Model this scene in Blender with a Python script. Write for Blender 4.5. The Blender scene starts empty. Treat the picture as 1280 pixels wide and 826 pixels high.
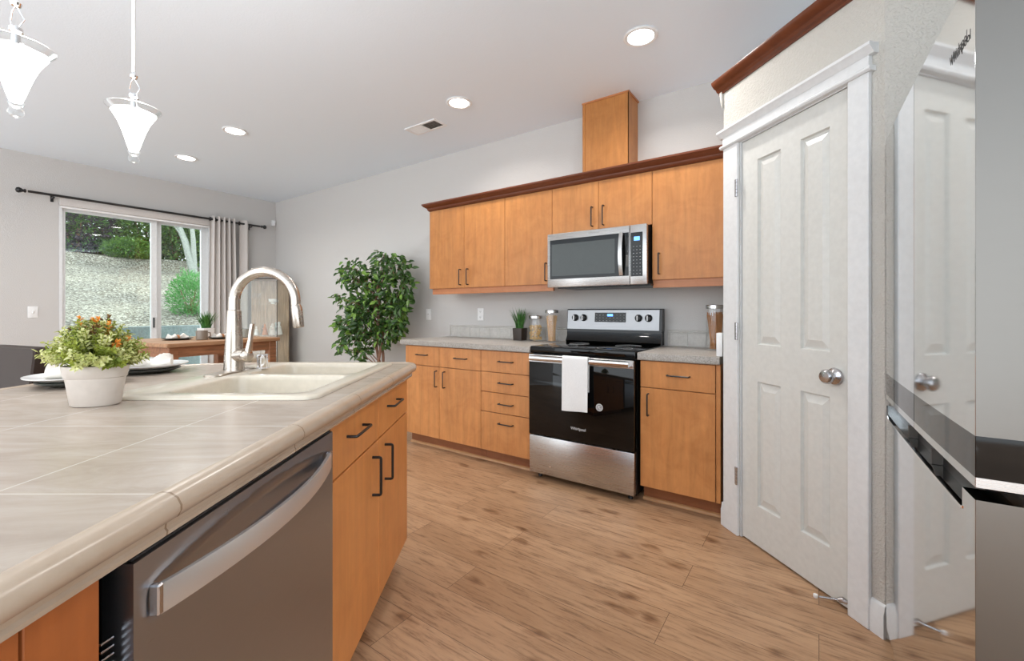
import bpy, bmesh, math, random
from mathutils import Vector, Matrix, noise
from mathutils.geometry import delaunay_2d_cdt
random.seed(7)
R_ = math.radians
COL = bpy.context.scene.collection
SC = bpy.context.scene

# ------------------------------------------------------------------ camera, world, exposure
F_PX, HOR, CAM_H, YAW = 548.0, 389.0, 1.165, R_(35)
cam_d = bpy.data.cameras.new('camera'); cam = bpy.data.objects.new('camera', cam_d); COL.objects.link(cam)
cam.location = (0, 0, CAM_H); cam.rotation_euler = (R_(90), 0, YAW)
cam_d.sensor_width = 36; cam_d.lens = F_PX / 1280 * 36
cam_d.shift_y = -(413 - HOR) / 1280
cam_d.clip_start = 0.02
SC.camera = cam
SC.view_settings.view_transform = 'Standard'; SC.view_settings.look = 'None'
SC.view_settings.gamma = 1.0; SC.view_settings.use_curve_mapping = False
SC.view_settings.exposure = 0.80
world = bpy.data.worlds.new('overcast_sky'); SC.world = world; world.use_nodes = True
bg = world.node_tree.nodes['Background']; bg.inputs[0].default_value = (0.88, 0.945, 1.0, 1); bg.inputs[1].default_value = 2.0
CAN_W, PEND_W, CAN_E, PEND_E = 5.5, 4.0, 12.0, 3.2
CEIL = 2.743
def bounce(name, x, y, z, sx, sy, e):
    l = bpy.data.lights.new(name, 'AREA'); l.shape = 'RECTANGLE'; l.size = sx; l.size_y = sy; l.energy = e; l.color = (.78, .90, 1.0)
    o = bpy.data.objects.new(name, l); COL.objects.link(o); o.location = (x, y, z); o.rotation_euler = (R_(180), 0, 0)
bounce('added_bounce_light', -1.0, -2.5, .3, 4.0, 1.6, 55)        # added unseen fill, turned up at the ceiling behind the camera
bounce('added_bounce_light', -5.0, -2.2, .3, 2.5, 2.0, 14)  # second added fill out of view, for the far ceiling

# ------------------------------------------------------------------ materials
def nmat(name):
    m = bpy.data.materials.new(name); m.use_nodes = True
    nt = m.node_tree; b = nt.nodes['Principled BSDF']
    return m, nt, b
def setc(b, c): b.inputs['Base Color'].default_value = (c[0], c[1], c[2], 1)
def N(nt, t, **kw):
    n = nt.nodes.new(t)
    for k, v in kw.items(): setattr(n, k, v)
    return n
def coords(nt, scale=(1, 1, 1), kind='Object', rot=(0, 0, 0), loc=(0, 0, 0)):
    tc = N(nt, 'ShaderNodeTexCoord'); mp = N(nt, 'ShaderNodeMapping')
    mp.inputs['Scale'].default_value = scale; mp.inputs['Rotation'].default_value = rot; mp.inputs['Location'].default_value = loc
    nt.links.new(tc.outputs[kind], mp.inputs['Vector']); return mp.outputs['Vector']
def geo(nt, scale=(1, 1, 1), rot=(0, 0, 0), loc=(0, 0, 0)):
    g = N(nt, 'ShaderNodeNewGeometry'); mp = N(nt, 'ShaderNodeMapping')
    mp.inputs['Scale'].default_value = scale; mp.inputs['Rotation'].default_value = rot; mp.inputs['Location'].default_value = loc
    nt.links.new(g.outputs['Position'], mp.inputs['Vector']); return mp.outputs['Vector']
def noise_n(nt, vec, scale, detail=4, rough=.55, dist=0):
    n = N(nt, 'ShaderNodeTexNoise'); nt.links.new(vec, n.inputs['Vector'])
    n.inputs['Scale'].default_value = scale; n.inputs['Detail'].default_value = detail
    n.inputs['Roughness'].default_value = rough; n.inputs['Distortion'].default_value = dist
    return n.outputs['Fac']
def ramp(nt, fac, stops):
    r = N(nt, 'ShaderNodeValToRGB'); e = r.color_ramp.elements
    while len(e) < len(stops): e.new(0.5)
    for i, (p, c) in enumerate(stops):
        e[i].position = p; e[i].color = (c[0], c[1], c[2], 1) if hasattr(c, '__len__') else (c, c, c, 1)
    nt.links.new(fac, r.inputs['Fac']); return r.outputs['Color']
def mix(nt, f, a, b, mode='MIX'):
    m = N(nt, 'ShaderNodeMix', data_type='RGBA', blend_type=mode)
    for sock, v in ((m.inputs[0], f), (m.inputs[6], a), (m.inputs[7], b)):
        if hasattr(v, 'links') or hasattr(v, 'is_output'): nt.links.new(v, sock)
        elif hasattr(v, '__len__'): sock.default_value = (v[0], v[1], v[2], 1)
        else: sock.default_value = v
    return m.outputs[2]
def bump(nt, b, h, strength, dist=.002):
    n = N(nt, 'ShaderNodeBump'); n.inputs['Strength'].default_value = strength; n.inputs['Distance'].default_value = dist
    nt.links.new(h, n.inputs['Height']); nt.links.new(n.outputs['Normal'], b.inputs['Normal'])
def math_n(nt, op, a, b=None):
    m = N(nt, 'ShaderNodeMath', operation=op)
    for i, v in enumerate((a, b)):
        if v is None: continue
        if isinstance(v, (int, float)): m.inputs[i].default_value = v
        else: nt.links.new(v, m.inputs[i])
    return m.outputs[0]

def plain(name, c, rough=.5, metal=0, spec=None, emit=None, es=0):
    m, nt, b = nmat(name); setc(b, c); b.inputs['Roughness'].default_value = rough; b.inputs['Metallic'].default_value = metal
    if spec is not None: b.inputs['Specular IOR Level'].default_value = spec
    if emit: b.inputs['Emission Color'].default_value = (*emit, 1); b.inputs['Emission Strength'].default_value = es
    v = coords(nt, (1, 1, 1)); f = noise_n(nt, v, 40, 2)
    cc = ramp(nt, f, [(0.3, tuple(x * .96 for x in c)), (0.7, tuple(min(1, x * 1.03) for x in c))])
    nt.links.new(cc, b.inputs['Base Color']); return m

def paint(name, c, scale=140, st=.35, dist=.0016):
    m, nt, b = nmat(name); setc(b, c); b.inputs['Roughness'].default_value = .62; b.inputs['Specular IOR Level'].default_value = .3
    g = geo(nt); f = noise_n(nt, g, scale, 2, .5, .6)
    f2 = ramp(nt, f, [(.42, 0), (.62, 1)]); bump(nt, b, f2, st, dist); return m

def maple(name, c, axis='z', var=1.0, rough=.36):
    m, nt, b = nmat(name); b.inputs['Roughness'].default_value = rough; b.inputs['Specular IOR Level'].default_value = .4
    sc = {'z': (1, 1, .09), 'x': (.09, 1, 1), 'y': (1, .09, 1)}[axis]
    v = geo(nt, sc); f = noise_n(nt, v, 26, 5, .6, .5)
    v2 = geo(nt); f2 = noise_n(nt, v2, 7, 4, .65, .9)
    a = ramp(nt, f, [(.3, tuple(x * (1 - .16 * var) for x in c)), (.7, tuple(min(1, x * (1 + .10 * var)) for x in c))])
    bl = ramp(nt, f2, [(.3, (1 - .14 * var, 1 - .2 * var, 1 - .24 * var)), (.62, (1, 1, 1))])
    cc = mix(nt, 1.0, a, bl, 'MULTIPLY'); nt.links.new(cc, b.inputs['Base Color']); return m

def brushed(name, c, rough, sc=(1, 1, 120), st=.04, metal=1.0):
    m, nt, b = nmat(name); setc(b, c); b.inputs['Metallic'].default_value = metal
    v = coords(nt, sc); f = noise_n(nt, v, 6, 3, .6)
    r = N(nt, 'ShaderNodeMapRange'); nt.links.new(f, r.inputs[0]); r.inputs[3].default_value = rough * .8; r.inputs[4].default_value = rough * 1.25
    nt.links.new(r.outputs[0], b.inputs['Roughness']); bump(nt, b, f, st, .001); return m

def thin_glass(name, tint=(1, 1, 1), refl=.12):
    m = bpy.data.materials.new(name); m.use_nodes = True; nt = m.node_tree; nt.nodes.clear()
    o = N(nt, 'ShaderNodeOutputMaterial'); t = N(nt, 'ShaderNodeBsdfTransparent'); g = N(nt, 'ShaderNodeBsdfGlossy'); mx = N(nt, 'ShaderNodeMixShader')
    lwn = N(nt, 'ShaderNodeLayerWeight'); lwn.inputs['Blend'].default_value = .5
    fac = math_n(nt, 'ADD', math_n(nt, 'MULTIPLY', math_n(nt, 'POWER', lwn.outputs['Facing'], 2.5 if refl > .5 else 4.0), .55), .035)
    t.inputs[0].default_value = (*tint, 1); g.inputs['Roughness'].default_value = .02; g.inputs['Color'].default_value = (1, 1, 1, 1)
    nt.links.new(fac, mx.inputs[0]); nt.links.new(t.outputs[0], mx.inputs[1]); nt.links.new(g.outputs[0], mx.inputs[2])
    nt.links.new(mx.outputs[0], o.inputs[0]); return m

def leafmat(name, c1, c2, rough=.4, sub=.25):
    m, nt, b = nmat(name); b.inputs['Roughness'].default_value = rough
    oi = geo(nt); f = noise_n(nt, oi, 23, 3, .7)
    cc = ramp(nt, f, [(.32, c1), (.68, c2)]); nt.links.new(cc, b.inputs['Base Color'])
    t = N(nt, 'ShaderNodeBsdfTranslucent'); nt.links.new(cc, t.inputs[0]); mx = N(nt, 'ShaderNodeMixShader'); mx.inputs[0].default_value = sub
    out = nt.nodes['Material Output']; nt.links.new(b.outputs[0], mx.inputs[1]); nt.links.new(t.outputs[0], mx.inputs[2]); nt.links.new(mx.outputs[0], out.inputs[0])
    return m

M = {}
M['wall'] = paint('warm_grey_paint', (.55, .53, .51))
M['wall_soft'] = paint('pantry_wall_paint', (.54, .515, .47), 95, .6, .003)
M['ceiling'] = paint('ceiling_paint', (.81, .885, .96), 90, .15)
M['white'] = plain('white_trim_paint', (.70, .705, .705), .32)
M['doorwhite'] = plain('door_paint', (.63, .625, .59), .34)
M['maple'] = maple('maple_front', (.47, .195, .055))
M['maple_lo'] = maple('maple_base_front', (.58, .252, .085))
M['maple_x'] = maple('maple_rail', (.52, .21, .085), 'x')
M['island_wood'] = maple('maple_island', (.72, .29, .085), var=.6)
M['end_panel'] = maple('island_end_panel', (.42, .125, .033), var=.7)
M['carcass'] = maple('carcass_wood', (.36, .15, .055), var=.5)
M['crown'] = maple('reddish_moulding', (.14, .038, .014), 'x', 1.0, .3)
M['toe'] = maple('toe_kick_wood', (.26, .095, .038), 'x')
M['qround'] = maple('quarter_round', (.50, .27, .12), 'x')
M['black'] = plain('black_metal', (.012, .011, .011), .35)
M['blackglass'] = plain('black_glass', (.003, .003, .003), .04, spec=.32)
M['mwglass'] = plain('smoked_glass', (.045, .052, .050), .12, spec=.35)
M['blackplastic'] = plain('black_plastic', (.012, .012, .012), .35)
M['steel'] = brushed('brushed_steel', (.52, .515, .51), .27, (1, 1, 150))
M['steel_light'] = brushed('polished_steel', (.58, .58, .575), .2, (1, 1, 150))
M['panel_steel'] = brushed('control_panel_steel', (.29, .29, .295), .34, (1, 1, 150))
M['dw_steel'] = brushed('dishwasher_steel', (.38, .40, .435), .3, (1, 1, 150))
M['dw_bar'] = brushed('handle_steel', (.72, .70, .68), .34, (1, 150, 1), metal=.75)
M['fridge_face'] = brushed('mirror_steel', (.70, .725, .735), .055, (1, 1, 60), .0)
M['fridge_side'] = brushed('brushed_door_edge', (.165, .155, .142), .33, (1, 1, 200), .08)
M['chrome'] = plain('chrome', (.85, .85, .86), .08, 1)
M['nickel'] = brushed('brushed_nickel', (.54, .48, .42), .27, (1, 1, 3), .02)
M['satin'] = plain('satin_nickel', (.50, .49, .50), .22, 1)
M['bisque'] = plain('bisque_sink', (.68, .61, .50), .2)
M['ceramic'] = plain('white_ceramic', (.80, .79, .77), .2)
M['potwhite'] = plain('cream_pot', (.60, .53, .47), .42)
M['darkpot'] = plain('dark_brown_pot', (.035, .022, .016), .5)
M['glass'] = thin_glass('clear_glass')
M['winglass'] = thin_glass('window_glass', (.93, .98, .97))
M['lampglass'] = thin_glass('lamp_glass', (.97, .98, .98), .9)
M['greenglass'] = thin_glass('cabinet_glass', (.97, .98, .96))
M['plate_and_shadow'] = plain('dark_plate_and_shadow', (.05, .055, .05), .35)  # table plates, and the painted shadow under the island plates
M['napkin'] = plain('cream_napkin', (.80, .75, .68), .85)
M['leather'] = plain('brown_leather', (.03, .018, .013), .5, spec=.2)
M['soil'] = plain('soil', (.03, .02, .012), .95)
M['sensor'] = plain('white_plastic', (.82, .82, .82), .4)
M['outlet'] = plain('outlet_plastic', (.78, .775, .76), .4)
M['slot'] = plain('slot_dark', (.08, .07, .06), .6)
M['emit_can'] = plain('lamp_lens', (1, 1, 1), .5, emit=(1, .97, .92), es=CAN_E)
M['emit_shade'] = plain('frosted_shade', (.95, .95, .95), .4, emit=(1, .98, .95), es=PEND_E)
M['blue_lcd'] = plain('blue_display', (.02, .05, .2), .3, emit=(.12, .35, 1), es=1.6)
M['whiteprint'] = plain('white_print', (.65, .65, .65), .5)
M['dimprint'] = plain('grey_print', (.30, .30, .30), .5)
M['darkprint'] = plain('dark_print', (.05, .05, .05), .5)
M['pasta'] = plain('pasta', (.78, .52, .20), .6)
M['spaghetti'] = plain('spaghetti', (.68, .42, .20), .6)
M['darkpasta'] = plain('whole_wheat_spaghetti', (.42, .17, .04), .6)
M['twine'] = plain('copper_ring', (.5, .2, .08), .4)
M['mug_brown'] = plain('taupe_mug', (.22, .18, .14), .3)
M['mug_grey'] = plain('grey_mug', (.36, .38, .35), .35)

# floor planks along X
def floor_mat():
    m, nt, b = nmat('oak_planks'); b.inputs['Roughness'].default_value = .42; b.inputs['Specular IOR Level'].default_value = .35
    g = geo(nt)
    br = N(nt, 'ShaderNodeTexBrick'); nt.links.new(g, br.inputs['Vector']); br.offset = .37; br.offset_frequency = 2
    br.inputs['Scale'].default_value = 1; br.inputs['Brick Width'].default_value = 1.28; br.inputs['Row Height'].default_value = .193
    br.inputs['Mortar Size'].default_value = .0011; br.inputs['Mortar Smooth'].default_value = .2
    br.inputs['Color1'].default_value = (0, 0, 0, 1); br.inputs['Color2'].default_value = (1, 1, 1, 1); br.inputs['Mortar'].default_value = (.5, .5, .5, 1)
    sep = N(nt, 'ShaderNodeSeparateXYZ'); nt.links.new(g, sep.inputs[0])
    cmb = N(nt, 'ShaderNodeCombineXYZ'); nt.links.new(math_n(nt, 'MULTIPLY', sep.outputs[0], .09), cmb.inputs[0]); nt.links.new(sep.outputs[1], cmb.inputs[1])
    nt.links.new(math_n(nt, 'MULTIPLY', br.outputs['Color'], 7.3), cmb.inputs[2])
    gr = noise_n(nt, cmb.outputs[0], 70, 8, .75, .35)
    cmb2 = N(nt, 'ShaderNodeCombineXYZ'); nt.links.new(math_n(nt, 'MULTIPLY', sep.outputs[0], .28), cmb2.inputs[0]); nt.links.new(sep.outputs[1], cmb2.inputs[1]); nt.links.new(math_n(nt, 'MULTIPLY', br.outputs['Color'], 3.1), cmb2.inputs[2])
    fl = noise_n(nt, cmb2.outputs[0], 7, 6, .66, .5)
    base = ramp(nt, br.outputs['Color'], [(0, (.39, .225, .122)), (.5, (.46, .275, .155)), (1, (.54, .335, .195))])
    grc = ramp(nt, gr, [(.34, (.50, .45, .42)), (.5, (1, 1, 1)), (.75, (1.1, 1.1, 1.08))])
    c1 = mix(nt, 1, base, grc, 'MULTIPLY')
    flc = ramp(nt, fl, [(.3, (.84, .80, .77)), (.55, (1, 1, 1)), (.8, (1.05, 1.05, 1.06))])
    c2 = mix(nt, 1, c1, flc, 'MULTIPLY')
    kv = N(nt, 'ShaderNodeCombineXYZ'); nt.links.new(math_n(nt, 'MULTIPLY', sep.outputs[0], .45), kv.inputs[0]); nt.links.new(sep.outputs[1], kv.inputs[1])
    wob = N(nt, 'ShaderNodeTexNoise'); nt.links.new(kv.outputs[0], wob.inputs['Vector']); wob.inputs['Scale'].default_value = 18
    add = N(nt, 'ShaderNodeVectorMath', operation='MULTIPLY_ADD'); nt.links.new(wob.outputs['Color'], add.inputs[0]); add.inputs[1].default_value = (.07, .07, 0); nt.links.new(kv.outputs[0], add.inputs[2])
    vo = N(nt, 'ShaderNodeTexVoronoi', voronoi_dimensions='2D'); nt.links.new(add.outputs[0], vo.inputs['Vector']); vo.inputs['Scale'].default_value = 4.6
    kn = ramp(nt, vo.outputs['Distance'], [(.02, (.42, .34, .28)), (.06, (.62, .54, .48)), (.13, (1, 1, 1))])
    c3 = mix(nt, .85, c2, kn, 'MULTIPLY')
    c4 = mix(nt, br.outputs['Fac'], c3, (.12, .065, .035))
    nt.links.new(c4, b.inputs['Base Color'])
    h = math_n(nt, 'SUBTRACT', gr, br.outputs['Fac']); bump(nt, b, h, .25, .0015); return m
M['floor'] = floor_mat()

def tile_mat():   # counter tiles laid square to the island; object origin is the island frame's origin
    m, nt, b = nmat('beige_porcelain_tile'); b.inputs['Roughness'].default_value = .26; b.inputs['Specular IOR Level'].default_value = .35
    v = coords(nt, (1, 1, 1), 'Object', loc=(.715 + .357 * 10, -.602 + .357 * 10, 0))
    br = N(nt, 'ShaderNodeTexBrick'); nt.links.new(v, br.inputs['Vector']); br.offset = 0; br.squash = 1
    for k, x in (('Scale', 1), ('Brick Width', .357), ('Row Height', .357), ('Mortar Size', .0022), ('Mortar Smooth', .3)): br.inputs[k].default_value = x
    v2 = coords(nt, (.5, 1.6, 1)); f = noise_n(nt, v2, 7, 7, .68, 1.4)
    c = ramp(nt, f, [(.3, (.385, .31, .25)), (.5, (.46, .38, .31)), (.72, (.53, .455, .385))])
    c2 = mix(nt, br.outputs['Fac'], c, (.62, .55, .475)); nt.links.new(c2, b.inputs['Base Color'])
    inv = math_n(nt, 'SUBTRACT', 1.0, br.outputs['Fac']); bump(nt, b, inv, .3, .001); return m
M['tile'] = tile_mat()
def trim_mat():
    m, nt, b = nmat('bullnose_tile'); b.inputs['Roughness'].default_value = .25
    v = coords(nt, (1, 1, 1)); s = N(nt, 'ShaderNodeSeparateXYZ'); nt.links.new(v, s.inputs[0])
    md = math_n(nt, 'MODULO', math_n(nt, 'ADD', s.outputs[1], 3.57 - .602 + .003), .357); ln = math_n(nt, 'LESS_THAN', md, .0035)
    f = noise_n(nt, coords(nt, (1.5, .5, 1)), 7, 5, .6, 1)
    c = ramp(nt, f, [(.3, (.46, .35, .255)), (.7, (.56, .45, .35))])
    nt.links.new(mix(nt, ln, c, (.30, .21, .14)), b.inputs['Base Color']); return m
M['trim'] = trim_mat()
def granite(name, ca, cb, sc=160):
    m, nt, b = nmat(name); b.inputs['Roughness'].default_value = .35
    g = geo(nt); f = noise_n(nt, g, sc, 4, .75); f2 = noise_n(nt, geo(nt), 9, 3)
    c = ramp(nt, f, [(.35, ca), (.62, cb)]); c2 = mix(nt, 1, c, ramp(nt, f2, [(.3, .86), (.7, 1.0)]), 'MULTIPLY')
    nt.links.new(c2, b.inputs['Base Color']); return m
M['laminate'] = granite('speckled_laminate', (.30, .26, .225), (.54, .50, .455))
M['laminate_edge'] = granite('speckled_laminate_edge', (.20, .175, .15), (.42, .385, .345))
M['splash'] = granite('backsplash_tile', (.52, .49, .45), (.60, .57, .53), 60)
M['grout'] = plain('pale_grout', (.66, .64, .60), .8)
def rustic(name, c, ax):
    m, nt, b = nmat(name); b.inputs['Roughness'].default_value = .5
    g = coords(nt, {'x': (.08, 1, 1), 'y': (1, .08, 1), 'z': (1, 1, .08)}[ax]); f = noise_n(nt, g, 45, 5, .7, .4)
    nt.links.new(ramp(nt, f, [(.3, tuple(x * .55 for x in c)), (.7, tuple(x * 1.25 for x in c))]), b.inputs['Base Color']); return m
M['table'] = rustic('table_wood', (.30, .13, .06), 'x')
M['tabletop'] = rustic('table_top_wood', (.42, .23, .12), 'x')
M['cabwood'] = rustic('taupe_oak', (.42, .29, .19), 'z')
M['darkwood'] = plain('dark_wood', (.06, .035, .02), .45)
def fabric(name, c):
    m, nt, b = nmat(name); b.inputs['Roughness'].default_value = .9; f = noise_n(nt, coords(nt), 260, 2)
    nt.links.new(ramp(nt, f, [(.3, tuple(x * .86 for x in c)), (.7, c)]), b.inputs['Base Color']); bump(nt, b, f, .3, .001); return m
M['curtain'] = fabric('curtain_linen', (.60, .56, .53))
M['towel'] = fabric('terry_towel', (.84, .84, .83))
M['ficus'] = leafmat('ficus_leaf', (.018, .050, .012), (.085, .19, .035), .32)
M['ficus_lt'] = leafmat('ficus_young_leaf', (.10, .24, .03), (.26, .42, .08), .35)
M['bark'] = rustic('twisted_bark', (.30, .16, .10), 'z')
M['grass'] = leafmat('grass_blade', (.02, .085, .015), (.09, .26, .05), .4)
M['cream_leaf'] = leafmat('variegated_leaf', (.42, .46, .10), (.88, .86, .48), .5)
M['olive_leaf'] = leafmat('olive_leaf', (.11, .17, .015), (.42, .46, .06), .5)
M['orange_leaf'] = leafmat('orange_leaf', (.75, .25, .02), (.95, .42, .08), .5)
M['rust_leaf'] = leafmat('rust_leaf', (.10, .05, .015), (.26, .13, .03), .5)
M['shrub'] = leafmat('shrub_leaf', (.06, .14, .02), (.22, .36, .06), .5)
M['shrub_dk'] = leafmat('laurel_leaf', (.035, .09, .025), (.15, .27, .06), .5)
M['purple'] = leafmat('purple_leaf', (.03, .02, .03), (.10, .07, .09), .6)
M['bush'] = leafmat('bamboo_leaf', (.06, .24, .05), (.22, .50, .16), .5)
M['birch'] = rustic('birch_bark', (.30, .31, .27), 'x')
def mulch():
    m, nt, b = nmat('wood_chip_mulch'); b.inputs['Roughness'].default_value = .95
    g = geo(nt, (1, 1, 1)); vo = N(nt, 'ShaderNodeTexVoronoi'); nt.links.new(g, vo.inputs['Vector']); vo.inputs['Scale'].default_value = 42
    s = N(nt, 'ShaderNodeSeparateXYZ'); nt.links.new(vo.outputs['Color'], s.inputs[0])
    c = ramp(nt, s.outputs[0], [(0, (.12, .10, .08)), (.4, (.30, .275, .22)), (.75, (.48, .46, .39)), (1, (.72, .70, .62))])
    big = ramp(nt, noise_n(nt, geo(nt), 1.1, 4), [(.35, (.52, .51, .5)), (.65, (.82, .79, .74))])
    nt.links.new(mix(nt, 1, c, big, 'MULTIPLY'), b.inputs['Base Color']); bump(nt, b, s.outputs[1], 1.0, .03); return m
M['mulch'] = mulch()
M['concrete'] = granite('retaining_concrete', (.15, .18, .17), (.24, .28, .27), 30)

# ------------------------------------------------------------------ frames and builders
I4 = Matrix.Identity(4)
def frame(loc, rz): return Matrix.Translation(loc) @ Matrix.Rotation(rz, 4, 'Z')
ISL = frame((0, 0, 0), YAW)                                   # x to the right along the aisle side, y along the island
PAN = frame((-.331, 2.537, 0), math.atan2(-.6873, .7263))      # along the diagonal pantry wall, y into it
FRG = frame((.192, 2.0, 0), math.atan2(-1, .0327))             # along the refrigerator front, y into it
WIN = frame((-6.47, 0, 0), R_(90))                             # along the window wall (x = world Y), y outward
ROOT = {}

def root(name, loc, rz=0, label=None, cat=None, group=None, kind=None):
    o = bpy.data.objects.new(name, None); COL.objects.link(o); o.empty_display_size = .05
    o.location = loc; o.rotation_euler = (0, 0, rz); ROOT[o] = frame(Vector(loc), rz); tag(o, label, cat, group, kind); return o
def at(fr, x, y, z=0):
    p = fr @ Vector((x, y, z)); return (p.x, p.y, p.z)
def rzof(fr): return fr.to_euler().z
def tag(o, label=None, cat=None, group=None, kind=None):
    if label: o['label'] = label
    if cat: o['category'] = cat
    if group: o['group'] = group
    if kind: o['kind'] = kind
    return o
def rootmat(p):
    while p not in ROOT: p = p.parent
    return ROOT[p]

class MB:
    def __init__(s, fr=I4): s.bm = bmesh.new(); s.fr = fr; s.mi = 0
    def v(s, p): return s.bm.verts.new(s.fr @ Vector(p))
    def f(s, vs):
        try: fc = s.bm.faces.new(vs); fc.material_index = s.mi; return fc
        except ValueError: return None
    def box(s, x0, x1, y0, y1, z0, z1, bev=0, seg=1):
        vs = [s.v((x, y, z)) for x in (x0, x1) for y in (y0, y1) for z in (z0, z1)]
        idx = [(0, 1, 3, 2), (4, 6, 7, 5), (0, 4, 5, 1), (2, 3, 7, 6), (0, 2, 6, 4), (1, 5, 7, 3)]
        fs = [s.f([vs[i] for i in q]) for q in idx]
        if bev:
            es = list({e for fc in fs for e in fc.edges})
            r = bmesh.ops.bevel(s.bm, geom=es, offset=bev, segments=seg, affect='EDGES', profile=.5)
            for fc in r['faces']: fc.material_index = s.mi
        return s
    def loft(s, loops, closed=True, caps=(True, True)):
        rows = [[s.v(p) for p in lp] for lp in loops]; n = len(rows[0])
        for a, b in zip(rows, rows[1:]):
            for i in range(n if closed else n - 1):
                j = (i + 1) % n; s.f([a[i], a[j], b[j], b[i]])
        if closed and caps[0]: s.f(rows[0][::-1])
        if closed and caps[1]: s.f(rows[-1])
        return s
    def tube(s, pts, r, seg=10, caps=True):
        pts = [Vector(p) for p in pts]; rs = r if hasattr(r, '__len__') else [r] * len(pts)
        loops = []; prev = None
        for i, p in enumerate(pts):
            t = (pts[min(i + 1, len(pts) - 1)] - pts[max(i - 1, 0)]).normalized()
            if prev is None:
                prev = t.orthogonal().normalized()
            prev = (prev - t * prev.dot(t)).normalized(); b = t.cross(prev)
            loops.append([p + (prev * math.cos(a) + b * math.sin(a)) * rs[i] for a in [2 * math.pi * k / seg for k in range(seg)]])
        return s.loft(loops, True, (caps, caps))
    def cyl(s, p0, p1, r0, r1=None, seg=24): return s.tube([p0, p1], [r0, r0 if r1 is None else r1], seg)
    def lathe(s, prof, c=(0, 0, 0), seg=32, sx=1, sy=1, rot=0, caps=(True, True), axis='z'):
        loops = []
        for r, z in prof:
            lp = []
            for k in range(seg):
                a = 2 * math.pi * k / seg; x, y = max(r, 1e-5) * math.cos(a) * sx, max(r, 1e-5) * math.sin(a) * sy
                x, y = x * math.cos(rot) - y * math.sin(rot), x * math.sin(rot) + y * math.cos(rot)
                if axis == 'z': lp.append((c[0] + x, c[1] + y, c[2] + z))
                elif axis == 'y': lp.append((c[0] + x, c[1] + z, c[2] + y))
                else: lp.append((c[0] + z, c[1] + x, c[2] + y))
            loops.append(lp)
        return s.loft(loops, True, caps)
    def prism(s, poly, a, b, ax='x'):
        def P(t, q): return {'x': (t, q[0], q[1]), 'y': (q[0], t, q[1]), 'z': (q[0], q[1], t)}[ax]
        return s.loft([[P(a, q) for q in poly], [P(b, q) for q in poly]])
    def leaf(s, base, d, nrm, L, W, fold=.18, mi=0):
        d = d.normalized(); side = d.cross(nrm)
        if side.length < 1e-4: side = d.orthogonal()
        side.normalize(); up = side.cross(d)
        s.mi = mi
        b = s.v(base); t = s.v(base + d * L - up * L * .12)
        l1 = s.v(base + d * L * .35 + side * W * .5 + up * W * fold); r1 = s.v(base + d * L * .35 - side * W * .5 + up * W * fold)
        l2 = s.v(base + d * L * .7 + side * W * .36 + up * W * fold * .6); r2 = s.v(base + d * L * .7 - side * W * .36 + up * W * fold * .6)
        s.f([b, l1, l2, t]); s.f([b, t, r2, r1])
    def build(s, name, mat, parent=None, smooth=True, ang=35, recalc=True):
        bm = s.bm
        inv = rootmat(parent).inverted() if parent is not None else s.origin.inverted() if hasattr(s, 'origin') else I4
        bm.transform(inv)
        if recalc: bmesh.ops.recalc_face_normals(bm, faces=bm.faces)
        me = bpy.data.meshes.new(name); bm.to_mesh(me); bm.free()
        for m in (mat if isinstance(mat, (list, tuple)) else [mat]): me.materials.append(m)
        if smooth:
            for p in me.polygons: p.use_smooth = True
            me.set_sharp_from_angle(angle=R_(ang))
        o = bpy.data.objects.new(name, me); COL.objects.link(o)
        if parent is not None: o.parent = parent
        elif hasattr(s, 'origin'):
            o.matrix_world = s.origin; ROOT[o] = s.origin.copy()
        return o
def solo(fr, loc, rz=None):
    """builder of a thing that is one mesh, with its origin at the thing's base"""
    m = MB(fr); m.origin = frame(Vector(loc), rzof(fr) if rz is None else rz); return m
def rrect(x0, x1, y0, y1, r, z, n=6):
    out = []
    for cx, cy, a0 in ((x1 - r, y1 - r, 0), (x0 + r, y1 - r, 90), (x0 + r, y0 + r, 180), (x1 - r, y0 + r, 270)):
        for k in range(n + 1):
            a = R_(a0 + 90 * k / n); out.append((cx + r * math.cos(a), cy + r * math.sin(a), z))
    return out
def text(s, size, fr, x, y, z, mat, parent, name='lettering', shear=0, rot=None, align='CENTER'):
    c = bpy.data.curves.new('t', 'FONT'); c.body = s; c.size = size; c.align_x = align; c.align_y = 'CENTER'; c.extrude = .0003; c.shear = shear
    t = bpy.data.objects.new('t', c); COL.objects.link(t)
    bpy.context.view_layer.update()
    me = bpy.data.meshes.new_from_object(t.evaluated_get(bpy.context.evaluated_depsgraph_get()))
    bpy.data.objects.remove(t); bpy.data.curves.remove(c)
    mtx = fr @ Matrix.Translation((x, y, z)) @ (rot if rot else I4) @ Matrix.Rotation(R_(90), 4, 'X')
    me.transform(rootmat(parent).inverted() @ mtx); me.materials.clear(); me.materials.append(mat)
    o = bpy.data.objects.new(name, me); COL.objects.link(o); o.parent = parent; return o

def bar_pull(fr, p0, p1, out, parent, r=.0045):
    """black wire pull between feet p0 and p1 standing off by vector out"""
    a, b, o = Vector(p0), Vector(p1), Vector(out); u = (b - a).normalized(); c = .006
    pts = [a, a + o * .8, a + o * .95 + u * c * .3, a + o + u * c, b + o - u * c, b + o * .95 - u * c * .3, b + o * .8, b]
    m = MB(fr); m.tube(pts, r, 8); return m.build('handle', M['black'], parent)

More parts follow.
